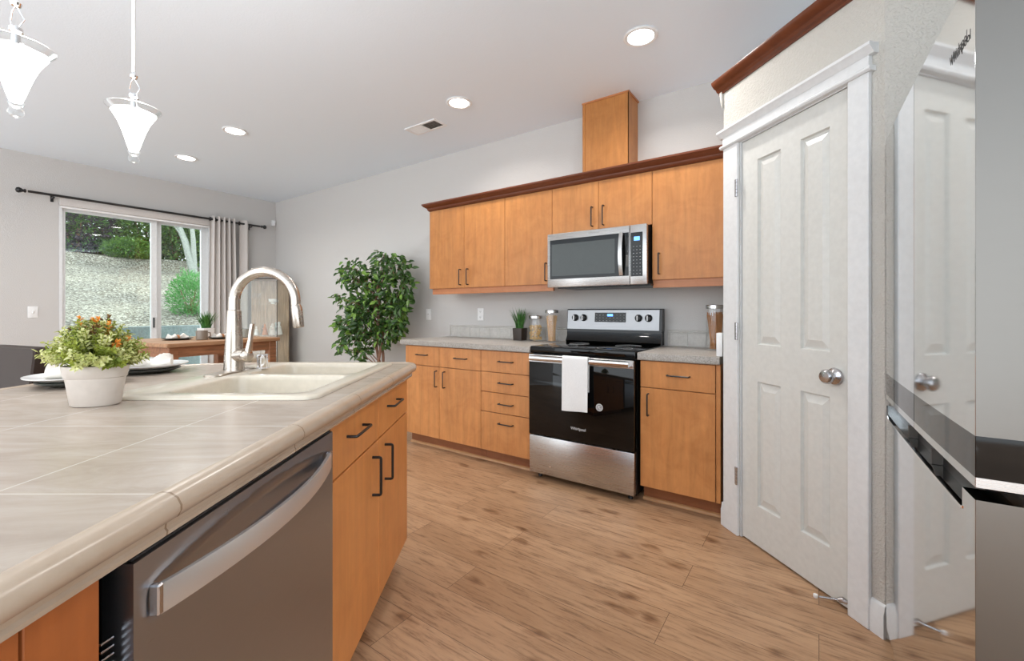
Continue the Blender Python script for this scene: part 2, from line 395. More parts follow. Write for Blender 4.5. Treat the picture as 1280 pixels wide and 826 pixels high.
# ------------------------------------------------------------------ room shell
WY = 3.25; WX = -6.47
def struct(name, mb, mat, **k): return tag(mb.build(name, mat, **k), kind='structure')
m = MB(); m.box(-6.6, 2.6, -3.4, 3.4, -.05, 0); struct('floor', m, M['floor'], smooth=False)
m = MB(); m.box(-6.6, 2.6, -3.4, 3.4, CEIL, CEIL + .1); struct('ceiling', m, M['ceiling'], smooth=False)
m = MB(); m.box(-6.6, 2.6, WY, WY + .15, 0, CEIL); struct('wall_back', m, M['wall'], smooth=False)
SY0, SY1, SZ = 1.03, 2.45, 2.30
m = MB(); m.box(WX - .16, WX, -3.4, SY0, 0, CEIL); m.box(WX - .16, WX, SY1, WY, 0, CEIL); m.box(WX - .16, WX, SY0, SY1, SZ, CEIL)
struct('wall_left', m, M['wall'], smooth=False)
m = MB(); m.box(1.0, 1.12, .35, 2.045, 0, CEIL); struct('wall_right', m, M['wall_soft'], smooth=False)
# pantry box (lower than the ceiling): diagonal wall with door opening, and its two sides
PT = 2.40; SL, SR = -.131, .72
m = MB(PAN)
m.box(SL, -.004, 0, .10, 0, PT); m.box(.594, SR, 0, .10, 0, PT); m.box(-.004, .594, 0, .10, 2.045, PT)
struct('wall_pantry', m, M['wall_soft'], smooth=False)
cl = PAN @ Vector((SL, 0, 0)); cr = PAN @ Vector((SR, 0, 0))
m = MB(); m.box(cl.x, cl.x + .10, cl.y + .02, WY, 0, PT); struct('wall_pantry_side', m, M['wall_soft'], smooth=False)
m = MB(); m.box(cr.x, 2.6, cr.y, cr.y + .10, 0, CEIL); struct('wall_fridge_side', m, M['wall_soft'], smooth=False)

# baseboards
def baseboard(name, fr, x0, x1, y0, side=-1):
    m = MB(fr); t = .013
    m.prism([(y0, 0), (y0 - t, 0), (y0 - t, .085), (y0 - t * .75, .095), (y0 - t * .6, .11), (y0 - t * .25, .118), (y0, .12)], x0, x1, 'x')
    return struct(name, m, M['white'])
baseboard('baseboard_right', PAN, .676, SR + .006, 0)
baseboard('baseboard_pantry', PAN, SL - .008, -.116, 0)
baseboard('baseboard_back', I4, WX, -3.05, WY)
baseboard('baseboard_left', WIN, -3.3, SY0 - .0, 0)
baseboard('baseboard_corner', WIN, SY1, WY, 0)
m = MB(); m.box(cl.x - .013, cl.x, cl.y + .01, 2.66, 0, .115, .003); struct('trim_4', m, M['white'])

# reddish crown along the top of the pantry wall
m = MB(PAN); prof = [(0, 2.355), (-.008, 2.355), (-.010, 2.364), (-.022, 2.370), (-.028, 2.382), (-.040, 2.388), (-.052, 2.402), (-.056, 2.412), (-.056, 2.42), (.10, 2.42), (.10, 2.40), (0, 2.40)]
m.prism(prof, SL - .03, SR + .3, 'x'); struct('trim_2', m, M['crown'])
m = MB(PAN); m.prism([(SL - .030, 2.40), (SL - .002, 2.37), (SL + .0, 2.27), (SL - .008, 2.30)], -.012, .03, 'y'); struct('trim_5', m, M['wall_soft'])

# pantry door casing
m = MB(PAN)
m.box(-.114, -.006, -.018, 0, 0, 2.045, .003); m.box(.594, .676, -.018, 0, 0, 2.045, .003)
m.box(-.116, .678, -.02, 0, 2.045, 2.105, .002)
m.prism([(0, 2.04), (-.024, 2.04), (-.031, 2.047), (-.031, 2.053), (-.024, 2.060), (0, 2.060)], -.128, .690, 'x')
m.prism([(0, 2.100), (-.022, 2.100), (-.028, 2.108), (-.036, 2.120), (-.042, 2.126), (-.042, 2.137), (0, 2.137)], -.138, .700, 'x')
m.box(-.006, .0, 0, .10, 0, 2.045); m.box(.590, .594, 0, .10, 0, 2.045); m.box(0, .590, 0, .1, 2.036, 2.045)
struct('trim_1', m, M['white'])

# pantry door with four raised panels
dr = root('door_2', at(PAN, 0, .012, .008), rzof(PAN), 'white four panel pantry door with silver knob', 'door', kind='structure')
def panel_door():
    W0, W1, H0, H1 = .003, .588, .010, 2.034; y0, y1 = .006, .041
    px = [.108, .250, .359, .4995]; rects = [(px[0], px[1], 1.001, 1.916), (px[2], px[3], 1.001, 1.916), (px[0], px[1], .205, .818), (px[2], px[3], .205, .818)]
    xs = [W0, px[0], px[1], px[2], px[3], W1]; zs = [H0, .205, .818, 1.001, 1.916, H1]
    m = MB(PAN)
    for i in range(5):
        for j in range(5):
            if i in (1, 3) and j in (1, 3): continue
            m.f([m.v((xs[i], y0, zs[j])), m.v((xs[i + 1], y0, zs[j])), m.v((xs[i + 1], y0, zs[j + 1])), m.v((xs[i], y0, zs[j + 1]))])
    for (a, b, c, d) in rects:
        def lp(k, y, kz=None):
            kz = k if kz is None else kz
            return [(a + k, y, c + kz), (b - k, y, c + kz), (b - k, y, d - kz), (a + k, y, d - kz)]
        m.loft([lp(0, y0), lp(.004, y0 + .012), lp(.008, y0 + .0125), lp(.034, y0 + .0025, .040), lp(.036, y0 + .002, .042)], True, (False, True))
    bmesh.ops.remove_doubles(m.bm, verts=m.bm.verts, dist=1e-5)
    m.box(W0, W1, y0 + .013, y1, H0, H1)
    m.box(W0, W0 + .002, y0, y1, H0, H1); m.box(W1 - .002, W1, y0, y1, H0, H1)
    return m
panel_door().build('door_panel', M['doorwhite'], dr, ang=12, recalc=False)
kb = MB(PAN); kb.lathe([(.0, .006), (.033, .004), (.035, -.001), (.032, -.006), (.023, -.010), (.016, -.015), (.015, -.020), (.019, -.024), (.026, -.030), (.029, -.038), (.028, -.046), (.022, -.053), (.0, -.056)], (.527, 0, .905), 32, axis='y'); kb.build('knob', M['satin'], dr)
for z in (1.805, 1.062, .312):
    h = MB(PAN); h.box(-.020, -.004, -.0215, -.016, z - .045, z + .045, .001)
    for k in range(5): h.cyl((-.005, -.021, z - .045 + k * .018), (-.005, -.021, z - .029 + k * .018), .0062, seg=10)
    h.build('hinge', M['satin'], dr)
ds = solo(PAN, at(PAN, .575, -.02, 0)); ds.tube([(.592, -.012, .045), (.580, -.022, .05), (.570, -.03, .044)], [.008, .011, .009], 10)
n = 26; ds.tube([(.570 - .055 * k / n, -.03 - .030 * k / n, .044 - .020 * k / n + (.001 if k % 2 else 0)) for k in range(n + 1)], [.0052 if k % 2 else .0040 for k in range(n + 1)], 8)
stp = tag(ds.build('door_stop', M['satin']), 'silver spring door stop poking out at the foot of the pantry door', 'door stop')
tp = MB(PAN); tp.lathe([(0, 0), (.0075, 0), (.009, .004), (.008, .012), (0, .014)], (.503, -.066, .016), 12); tp.build('rubber_tip', M['sensor'], stp)

# ------------------------------------------------------------------ sliding door, shade, curtains
sd = root('door_1', at(WIN, 1.74, .08, 0), rzof(WIN), 'white framed sliding glass patio door', 'sliding door', kind='structure')
def vframe(x0, x1, z0, z1, w, y0, y1, wl=None, wr=None, wb=None, wt=None):
    wl = wl or w; wr = wr or w; wb = wb or w; wt = wt or w
    m = MB(WIN); m.box(x0, x0 + wl, y0, y1, z0, z1, .003); m.box(x1 - wr, x1, y0, y1, z0, z1, .003)
    m.box(x0 + wl, x1 - wr, y0, y1, z0, z0 + wb, .003); m.box(x0 + wl, x1 - wr, y0, y1, z1 - wt, z1, .003); return m
vframe(SY0, SY1, 0, SZ, .03, .0, .15).build('door_frame', M['white'], sd)
f1 = vframe(SY0 + .025, 1.862, .03, SZ - .03, .055, .02, .06, .028, .058).build('sash', M['white'], sd)
f2 = vframe(1.856, SY1 - .03, .03, SZ - .03, .05, .07, .11, .062, .085).build('sash', M['white'], sd)
m = MB(WIN); m.box(SY0 + .053, 1.804, .038, .042, .085, SZ - .085); m.build('pane', M['winglass'], f1, smooth=False)
m = MB(WIN); m.box(1.918, SY1 - .115, .088, .092, .08, SZ - .08); m.build('pane', M['winglass'], f2, smooth=False)
m = MB(WIN); m.box(1.822, 1.836, .004, .022, .97, 1.09, .003); m.build('latch', M['black'], f1)
sh = root('roller_shade', at(WIN, 1.74, -.03, 2.25), rzof(WIN), 'white rolled up shade cassette above the sliding glass door', 'roller shade')
m = MB(WIN); m.box(SY0 - .0, SY1, -.055, -.002, 2.262, 2.357, .006, 2); m.build('cassette', M['curtain'], sh)
m = MB(WIN); m.cyl((SY0 + .01, -.03, 2.250), (SY1 - .01, -.03, 2.250), .012); m.build('hem_bar', M['sensor'], sh)

rod = root('curtain_rod', at(WIN, 1.9, -.09, 2.346), rzof(WIN), 'long black curtain rod with ball ends over the sliding door', 'curtain rod')
m = MB(WIN); m.cyl((.80, -.095, 2.346), (2.99, -.095, 2.346), .0125, seg=14); m.build('pole', M['black'], rod)
for x, sg in ((.79, -1), (3.0, 1)):
    m = MB(WIN); m.lathe([(.0125, 0), (.018, .004 * sg), (.018, .014 * sg), (.011, .02 * sg), (.022, .034 * sg), (.028, .05 * sg), (.022, .066 * sg), (0, .074 * sg)], (x - .0 * sg, -.095, 2.346), 18, axis='x'); m.build('finial', M['black'], rod)
for x in (.98, 2.88):
    m = MB(WIN); m.box(x - .008, x + .008, -.095, 0, 2.318, 2.332, .002); m.box(x - .012, x + .012, -.006, 0, 2.29, 2.36, .002); m.build('bracket', M['black'], rod)

def curtain(x0, x1, nf, amp, lbl, bot=(0, 0), grom=True):
    c = root('curtain', at(WIN, (x0 + x1) / 2, -.095, 0.01), rzof(WIN), lbl, 'curtain', 'linen curtains beside the sliding door')
    m = MB(WIN); NX, NZ = nf * 14, 14
    rows = []
    for j in range(NZ + 1):
        t = j / NZ; z = .015 + (2.392 - .015) * t
        a0, a1 = x0 + bot[0] * (1 - t), x1 + bot[1] * (1 - t); row = []
        for i in range(NX + 1):
            u = i / NX; ph = u * nf * 2 * math.pi
            am = amp * (1 - .25 * math.sin(3 * u + 2 * t)) * (1 + .1 * (1 - t))
            row.append((a0 + (a1 - a0) * (u + .012 * math.sin(ph * 2) * (1 - t)), -.095 + am * math.sin(ph) + .01 * (1 - t) * math.sin(7 * u + 3 * t), z))
        rows.append(row)
    fr = rows; bk = [[(p[0], p[1] + .003, p[2]) for p in r] for r in rows]
    loops = [f_ + b_[::-1] for f_, b_ in zip(fr, bk)]
    m.loft(loops); m.build('drape', M['curtain'], c, ang=60)
    for k in range(nf):
        g = MB(WIN); x = x0 + (x1 - x0) * ((k + .0) / nf) + .002
        g.lathe([(.016, -.004), (.026, -.004), (.026, .004), (.016, .004), (.016, -.004)], (x, -.095, 2.346), 18, caps=(False, False), axis='x'); g.build('grommet', M['black'], c)
    return c
curtain(2.375, 2.665, 5, .036, 'wider pleated grey linen curtain covering the edge of the glass door', (-.03, .05))
curtain(2.72, 2.835, 1, .022, 'narrow flat grey linen curtain nearest the room corner', (-.0, .02))
m = solo(WIN, at(WIN, 3.21, 0, 2.40)); m.box(3.185, 3.235, -.032, 0, 2.395, 2.475, .008, 2); m.box(3.195, 3.225, -.036, -.03, 2.40, 2.43, .002)
tag(m.build('motion_sensor', M['sensor']), 'small white motion sensor high on the wall by the room corner', 'sensor')

def wall_plate(fr, x, z, lbl, cat, kind, y=0, name='wall_outlet', group=None):
    w, h_ = .072, .116
    p = root(name, at(fr, x, y, z - h_ / 2), rzof(fr), lbl, cat, group)
    m = MB(fr); m.box(x - w / 2, x + w / 2, y - .006, y, z - h_ / 2, z + h_ / 2, .003, 2); m.build('cover_plate', M['outlet'], p)
    if kind == 'outlet':
        for dz in (-.026, .026):
            m = MB(fr); m.loft([rrect(x - .017, x + .017, 0, .001, .0004, 0)] * 0 or [[(q[0], y - .0065, q[1]) for q in [(x + .017 * math.cos(a), z + dz + .014 * math.sin(a)) for a in [k * math.pi / 8 for k in range(16)]]], [(q[0], y - .008, q[1]) for q in [(x + .016 * math.cos(a), z + dz + .013 * math.sin(a)) for a in [k * math.pi / 8 for k in range(16)]]]])
            s_ = m.build('socket', M['outlet'], p)
            m = MB(fr)
            for dx in (-.006, .006): m.box(x + dx - .0012, x + dx + .0012, y - .0086, y - .0078, z + dz - .005, z + dz + .005)
            m.cyl((x, y - .0078, z + dz - .009), (x, y - .0086, z + dz - .009), .002, seg=8)
            m.build('slots', M['slot'], s_)
    else:
        m = MB(fr); m.box(x - .005, x + .005, y - .016, y - .005, z - .012, z + .012, .002); m.build('toggle', M['outlet'], p)
    return p
BK = frame((0, WY, 0), 0)
wall_plate(WIN, .847, 1.157, 'white light switch on the wall left of the sliding door', 'light switch', 'switch', name='light_switch')
wall_plate(BK, -3.336, 1.133, 'white switch plate on the wall between the tall ficus and the counter', 'light switch', 'switch', name='light_switch')
wall_plate(BK, -2.638, 1.136, 'white outlet above the counter left of the potted grass', 'outlet', 'outlet')
wall_plate(BK, -.585, 1.152, 'white outlet above the right counter behind the tall pasta jar', 'outlet', 'outlet')
wall_plate(BK, -5.6, .33, 'white outlet low on the grey wall beyond the island sink', 'outlet', 'outlet')

# ------------------------------------------------------------------ ceiling lights and vent
def can_light(x, y, lbl, vis=True):
    c = root('recessed_light', (x, y, CEIL), 0, lbl, 'ceiling light', 'recessed ceiling lights' if vis else 'recessed ceiling lights')
    m = MB(); m.lathe([(.070, -.001), (.095, -.001), (.097, -.005), (.090, -.010), (.074, -.008), (.070, -.001)], (x, y, CEIL), 36, caps=(False, False)); m.build('trim_ring', M['sensor'], c)
    m = MB(); m.lathe([(0, -.004), (.060, -.0045), (.073, -.003), (.073, -.001), (0, -.001)], (x, y, CEIL), 32, caps=(False, False)); m.build('lens', M['emit_can'], c)
    l = bpy.data.lights.new('lamp', 'AREA'); l.shape = 'DISK'; l.size = .14; l.energy = CAN_W; l.color = (1, .97, .93); l.spread = R_(150)
    lo = bpy.data.objects.new('lamp', l); COL.objects.link(lo); lo.parent = c; lo.location = (0, 0, -.02)
    return c
can_light(-.837, 2.483, 'round recessed ceiling light nearest the pantry corner')
can_light(-2.227, 2.485, 'round recessed ceiling light beside the ceiling vent')
can_light(-4.18, 1.75, 'round recessed ceiling light right of the hanging pendant')
can_light(-5.32, 1.77, 'small round recessed ceiling light farthest back near the window wall')
can_light(-2.4, -.6, 'added unseen recessed ceiling light over the seating side'); can_light(-4.6, -.6, 'added unseen recessed ceiling light over the dining side')  # extra lamps added out of view for more room light
m = MB(); vt = root('ceiling_vent', (-2.755, 2.65, CEIL), 0, 'white rectangular air vent with dark louvres in the ceiling', 'vent')
x0, x1, y0, y1 = -2.94, -2.575, 2.572, 2.728
m.box(x0, x1, y0, y0 + .022, CEIL - .008, CEIL, .002); m.box(x0, x1, y1 - .022, y1, CEIL - .008, CEIL, .002); m.box(x0, x0 + .022, y0 + .022, y1 - .022, CEIL - .008, CEIL); m.box(x1 - .022, x1, y0 + .022, y1 - .022, CEIL - .008, CEIL); m.box(-2.765, -2.75, y0 + .02, y1 - .02, CEIL - .008, CEIL)
m.build('vent_frame', M['sensor'], vt)
m = MB(); m.box(x0 + .02, x1 - .02, y0 + .02, y1 - .02, CEIL - .002, CEIL - .0005); m.build('duct_back', M['slot'], vt)
for half, (a, b) in enumerate(((x0 + .022, -2.765), (-2.75, x1 - .022))):
    m = MB()
    for k in range(7):
        y = y0 + .03 + k * .0155; s = -.75 if half == 0 else 1
        m.prism([(y, CEIL - .0075), (y + .0012, CEIL - .0075), (y + .0012 + .010 * s, CEIL - .002), (y + .010 * s, CEIL - .002)], a, b, 'x')
    m.build('louvres', M['sensor'], vt)

# ------------------------------------------------------------------ pendants
def pendant(lat, d, lbl):
    base = at(ISL, lat, d, 1.672); p = root('pendant_light', base, YAW, lbl, 'pendant light', 'glass pendant lamps over the island')
    X, Y, Z = lat, d, 1.672
    m = MB(ISL); m.lathe([(.0, .0), (.011, .002), (.016, .010), (.016, .018), (.010, .025), (.014, .030), (.017, .037), (.014, .044), (.010, .046), (.0, .047)], (X, Y, Z), 20); m.build('glass_finial', M['lampglass'], p)
    m = MB(ISL); pr = [(.012, .040), (.018, .058), (.025, .084), (.033, .110), (.043, .137), (.054, .158), (.061, .169)]
    m.lathe(pr + [(.058, .169), (.051, .158), (.040, .137), (.030, .110), (.022, .084), (.010, .050)], (X, Y, Z), 36, caps=(False, False)); m.build('frosted_shade', M['emit_shade'], p)
    m = MB(ISL); m.lathe([(.0615, .169), (.068, .178), (.075, .184), (.0765, .187), (.074, .187), (.067, .181), (.059, .171)], (X, Y, Z), 40, caps=(False, False)); m.build('clear_rim', M['lampglass'], p)
    m = MB(ISL); m.cyl((X, Y, Z + .17), (X, Y, Z + .225), .011, .008, 14); m.lathe([(.008, .218), (.014, .222), (.014, .232), (.006, .238)], (X, Y, Z), 14)
    for k in range(3):
        a = k * 2.094 + .3; m.tube([(X + .009 * math.cos(a), Y + .009 * math.sin(a), Z + .195), (X + .06 * math.cos(a), Y + .06 * math.sin(a), Z + .172), (X + .067 * math.cos(a), Y + .067 * math.sin(a), Z + .166)], .0015, 6)
    m.build('lamp_holder', M['chrome'], p)
    m = MB(ISL)
    for s in (-1, 1):
        m.tube([(X, Y, Z + .225), (X + s * .012, Y, Z + .240), (X + s * .018, Y + .004, Z + .256), (X + s * .010, Y, Z + .276), (X, Y, Z + .292)], .0016, 6)
    m.lathe([(.004, .286), (.010, .290), (.012, .297), (.007, .306), (.005, .312)], (X, Y, Z), 14); m.build('swivel_loop', M['chrome'], p)
    m = MB(ISL); m.cyl((X, Y, Z + .306), (X, Y, CEIL - .02), .0055, seg=12); m.build('stem', M['sensor'], p)
    m = MB(ISL); m.lathe([(.0, -.001), (.06, -.001), (.06, -.012), (.02, -.028), (.0, -.03)], (X, Y, CEIL), 28); m.build('canopy', M['steel_light'], p)
    l = bpy.data.lights.new('bulb', 'POINT'); l.energy = PEND_W; l.color = (1, .96, .9); l.shadow_soft_size = .03
    lo = bpy.data.objects.new('bulb', l); COL.objects.link(lo); lo.parent = p; lo.location = (0, 0, .15)
pendant(-1.296, 1.145, 'nearer glowing glass cone pendant cut by the left edge')
pendant(-1.294, 1.50, 'glowing white glass cone pendant hanging second from the left edge')

# ------------------------------------------------------------------ wall cabinets
def face(name, fr, x0, x1, z0, z1, yf, th, parent, mat, g=.0016):
    m = MB(fr); m.box(x0 + g, x1 - g, yf, yf + th, z0 + g, z1 - g, .0012); return m.build(name, mat, parent, smooth=False)
U = -.325     # door face, local y with the wall at 0
def upper(x0, x1, z0, z1, splits, lbl, pulls, valance=True, end=False):
    c = root('wall_cabinet', (x0, WY, z0), 0, lbl, 'wall cabinet', 'maple wall cabinets')
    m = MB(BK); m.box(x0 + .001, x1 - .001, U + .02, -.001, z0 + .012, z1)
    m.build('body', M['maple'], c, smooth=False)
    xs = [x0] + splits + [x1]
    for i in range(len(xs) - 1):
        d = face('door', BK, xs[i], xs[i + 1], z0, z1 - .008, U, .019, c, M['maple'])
        if pulls[i] is not None:
            hx, ha, hb = pulls[i]; bar_pull(BK, (hx, U, ha), (hx, U, hb), (0, -.028, 0), d)
    if valance:
        m = MB(BK); m.box(x0 + (.018 if end else 0), x1, U + .022, U + .040, z0 - .050, z0 + .012); m.build('light_rail', M['maple_x'], c, smooth=False)
    return c
UT = 2.107
upper(-2.992, -2.121, 1.372, UT, [-2.565], 'leftmost two door maple wall cabinet beside the ficus', [(-2.603, 1.40, 1.535), (-2.517, 1.40, 1.535)], end=True)
upper(-2.121, -1.674, 1.372, UT, [], 'single door maple wall cabinet immediately left of the microwave', [(-1.722, 1.40, 1.535)])
upper(-1.674, -.910, 1.742, UT, [-1.293], 'short two door maple wall cabinet directly above the microwave', [(-1.338, 1.778, 1.915), (-1.252, 1.778, 1.915)], valance=False)
upper(-.910, -.446, 1.372, UT, [], 'single door maple wall cabinet right of the microwave by the pantry', [(-.862, 1.412, 1.547)])
# moulding along the cabinet tops
cp = [(0, 2.099), (-.006, 2.099), (-.010, 2.104), (-.016, 2.112), (-.020, 2.124), (-.034, 2.134), (-.046, 2.142), (-.050, 2.150), (-.055, 2.152), (-.055, 2.164), (0, 2.164)]
m = solo(BK, (-1.7, WY, 2.1))
loops = []
for (off, z) in cp: pass
xs0, xs1 = -2.992, -.436
m.loft([[(xs0 + o, U - .0 + 0, z) if False else (xs0 + o, -.001, z) for o, z in cp], [(xs0 + o, U + .002 + o, z) for o, z in cp], [(xs1, U + .002 + o, z) for o, z in cp]])
tag(m.build('crown_moulding', M['crown']), 'reddish brown crown moulding along the top of the maple wall cabinets', 'moulding')
# boxed vent chase above the microwave cabinet
vc = root('vent_chase', (-1.29, WY, 2.164), 0, 'tall maple boxed duct cover rising from cabinet tops to the ceiling', 'duct cover')
m = MB(BK); m.box(-1.468, -1.117, -.21, -.001, 2.10, CEIL - .001); m.build('front_panel', M['maple'], vc, smooth=False)
m = MB(BK); m.box(-1.144, -1.112, -.2135, -.209, 2.10, CEIL - .012); m.box(-1.1165, -1.112, -.2135, -.18, 2.10, CEIL - .012); m.box(-1.472, -1.450, -.2135, -.209, 2.10, CEIL - .012); m.build('corner_strip', M['maple'], vc, smooth=False)
m = MB(BK); m.box(-1.475, -1.108, -.217, -.0, CEIL - .012, CEIL - .001); m.build('top_bead', M['maple_x'], vc, smooth=False)

# ------------------------------------------------------------------ base cabinets
B = -.61
def base_cab(x0, x1, lbl, fronts, fill=None, toe=True):
    c = root('base_cabinet', (x0, WY, 0), 0, lbl, 'base cabinet', 'maple base cabinets along the range wall')
    m = MB(BK); m.box(x0 + .001, x1 - .001, B + .02, -.001, .10, .870); m.build('body', M['maple_lo'], c, smooth=False)
    for kind, a, b, z0, z1, pull in fronts:
        d = face(kind, BK, a, b, z0, z1, B, .019, c, M['maple_lo'])
        if pull:
            if pull[0] == 'h': bar_pull(BK, (pull[1] - .062, B, pull[2]), (pull[1] + .062, B, pull[2]), (0, -.028, 0), d)
            else: bar_pull(BK, (pull[1], B, pull[2]), (pull[1], B, pull[2] + .13), (0, -.028, 0), d)
    if fill:
        m = MB(BK); m.box(fill[0], fill[1], B + .006, B + .02, .10, .870); m.build('filler_strip', M['maple_lo'], c, smooth=False)
    m = MB(BK); m.box(x0 + .001, x1 - .001, B + .075, B + .09, 0, .10); m.build('toe_kick', M['toe'], c, smooth=False)
    m = MB(BK); m.prism([(B + .075, 0), (B + .058, 0), (B + .060, .010), (B + .066, .016), (B + .075, .018)], x0, x1, 'x'); m.build('quarter_round', M['qround'], c)
    return c
base_cab(-2.999, -2.143, 'wide maple base cabinet with two drawers over two doors left end', [
    ('drawer', -2.999, -2.588, .702, .866, ('h', -2.785, .793)), ('drawer', -2.588, -2.143, .702, .866, ('h', -2.345, .787)),
    ('door', -2.999, -2.588, .102, .700, ('v', -2.615, .536)), ('door', -2.588, -2.143, .102, .700, ('v', -2.523, .536))])
base_cab(-2.143, -1.690, 'maple base cabinet of four stacked drawers left of the range', [
    ('drawer', -2.143, -1.693, .705, .866, ('h', -1.9, .790)), ('drawer', -2.143, -1.693, .552, .703, ('h', -1.9, .630)),
    ('drawer', -2.143, -1.693, .400, .550, ('h', -1.9, .473)), ('drawer', -2.143, -1.693, .102, .398, ('h', -1.9, .326))])
base_cab(-.896, -.446, 'maple base cabinet with one drawer and one door right of range', [
    ('drawer', -.894, -.470, .706, .866, ('h', -.668, .789)), ('door', -.894, -.470, .102, .704, ('v', -.843, .538))], fill=(-.468, -.446))
# worktops
for (a, b, lbl) in ((-3.045, -1.678, 'grey speckled worktop left of the range with jars and grass'), (-.903, -.446, 'short grey speckled worktop right of the range')):
    m = solo(BK, ((a + b) / 2, WY, .87)); e = .0045
    m.prism([(-.001, .870), (B - .020, .870), (B - .024, .874), (B - .024, .908), (B - .021, .9135), (B - .016, .915), (-.001, .915)], a, b, 'x')
    ct = m.build('worktop', [M['laminate'], M['laminate_edge']]); tag(ct, lbl, 'worktop')
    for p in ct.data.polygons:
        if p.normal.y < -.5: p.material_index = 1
# tiled splash strips
for (a, b, lbl) in ((-3.030, -1.690, 'low pale tile backsplash behind the left worktop'), (-.90, -.446, 'low pale tile backsplash behind the right worktop')):
    s = root('tile_backsplash', ((a + b) / 2, WY, .915), 0, lbl, 'backsplash')
    m = MB(BK); m.box(a, b, -.006, -.0005, .915, 1.031, .001); m.build('grout_bed', M['grout'], s, smooth=False)
    m = MB(BK); x = a + .024
    while x < b - .01:
        m.box(x, min(x + .118, b - .002), -.009, -.005, .917, 1.006, .001); x += .121
    m.build('field_tile', M['splash'], s, smooth=False)
    m = MB(BK); m.box(a + .002, b, -.0115, -.005, 1.009, 1.016, .002); m.box(a + .002, b, -.013, -.005, 1.019, 1.031, .003); m.box(a + .001, a + .010, -.013, -.005, .916, 1.031, .003); m.box(a + .013, a + .020, -.0115, -.005, .916, 1.009, .002)
    m.build('edge_liner', M['splash'], s, smooth=False)
# small white box at the end of right worktop
m = solo(I4, (-.452, 2.66, .916)); m.box(-.466, -.4335, 2.635, 2.70, .9155, 1.045, .004, 2); tag(m.build('white_box', M['sensor']), 'small white plastic box standing on the worktop edge against pantry casing', 'box')

# ------------------------------------------------------------------ range
rg = root('electric_range', (-1.288, WY, 0), 0, 'stainless and black glass freestanding electric range', 'range')
RX0, RX1 = -1.668, -.912; RF = -.635
m = MB(BK); m.box(RX0 + .004, RX1 - .004, RF + .03, -.03, .03, .905, .003); m.build('body', M['blackplastic'], rg)
m = MB(BK); m.box(RX0, RX1, RF - .010, -.10, .872, .922, .008, 2); ck = m.build('cooktop', M['blackglass'], rg)
for bx, by, br in ((-1.48, -.50, .10), (-1.10, -.50, .115), (-1.48, -.25, .075), (-1.10, -.25, .09)):
    m = MB(BK); m.lathe([(br, .0), (br, .0006), (br - .003, .0006), (br - .003, 0)], (bx, by, .922), 40, caps=(False, False)); m.build('burner_ring', M['dimprint'], ck)
m = MB(BK); m.prism([(-.03, .922), (-.112, .922), (-.118, .935), (-.098, .97), (-.094, 1.026), (-.03, 1.026)], RX0 + .002, RX1 - .002, 'x'); m.build('backguard', M['blackglass'], rg)
m = MB(BK); m.prism([(-.0305, 1.178), (-.03, 1.02), (-.097, 1.02), (-.096, 1.028), (-.083, 1.178), (-.078, 1.183), (-.035, 1.183)], RX0 + .0, RX1 - .0, 'x'); m.build('backguard_shell', M['blackplastic'], rg)
cpn = MB(BK); cpn.prism([(-.0975, 1.024), (-.1015, 1.026), (-.0885, 1.174), (-.0845, 1.176)], RX0 + .008, RX1 - .018, 'x'); cp_ = cpn.build('control_panel', M['panel_steel'], rg)
def cpt(x, z, off=0): return (x, -.1015 + (z - 1.026) * (.013 / .148) - off, z)
m = MB(BK); x0, x1 = -1.425, -1.176
a, b, c_, d_ = cpt(x0, 1.083, .0015), cpt(x1, 1.083, .0015), cpt(x1, 1.155, .0015), cpt(x0, 1.155, .0015)
bk4 = [(q[0], q[1] + .003, q[2]) for q in (a, b, c_, d_)]; m.loft([bk4, [a, b, c_, d_]]); dsp = m.build('display', M['blackglass'], rg)
m = MB(BK); q = cpt(-1.30, 1.135, .0022); m.box(q[0] - .022, q[0] + .022, q[1] - .0008, q[1], q[2] - .008, q[2] + .009); m.build('clock', M['blue_lcd'], dsp)
m = MB(BK)
for i in range(9):
    for j in range(3):
        if j == 2 and 3 < i < 6: continue
        q = cpt(-1.41 + i * .0275, 1.094 + j * .021, .0018); m.box(q[0] - .005, q[0] + .005, q[1] - .0006, q[1], q[2] - .0013, q[2] + .0013)
m.build('key_marks', M['dimprint'], dsp)
for kx in (-1.591, -1.518, -1.080, -1.006):
    q = cpt(kx, 1.115); m = MB(BK); m.lathe([(.0, .0), (.026, .0), (.027, -.006), (.022, -.010), (.020, -.026), (.017, -.029), (0, -.029)], q, 24, axis='y')
    k = m.build('knob', M['blackplastic'], rg)
    m = MB(BK); m.box(kx - .0045, kx + .0045, q[1] - .036, q[1] - .027, q[2] - .020, q[2] + .020, .002); m.build('grip', M['steel'], k)
m = MB(BK); m.box(RX0 + .002, RX1 - .002, RF - .028, RF + .028, .312, .868, .004, 2); od = m.build('oven_door', M['blackglass'], rg)
m = MB(BK); m.box(RX0 + .003, RX1 - .003, RF - .031, RF - .02, .815, .866, .002); m.build('top_rail', M['steel'], od)
m = MB(BK)
m.loft([[(x, RF - .031 - o, z) for o, z in ((.030, .826), (.038, .829), (.042, .836), (.042, .852), (.038, .859), (.030, .862), (.026, .858), (.026, .830))] for x in (RX0 + .03, RX1 - .022)])
hd = m.build('handle', M['steel_light'], od)
for x in (RX0 + .03, RX1 - .050):
    m = MB(BK); m.box(x, x + .028, RF - .060, RF - .028, .828, .860, .003); m.build('handle_mount', M['steel'], hd)
text('Whirlpool', .026, BK, -1.285, RF - .0285, .397, M['whiteprint'], od)
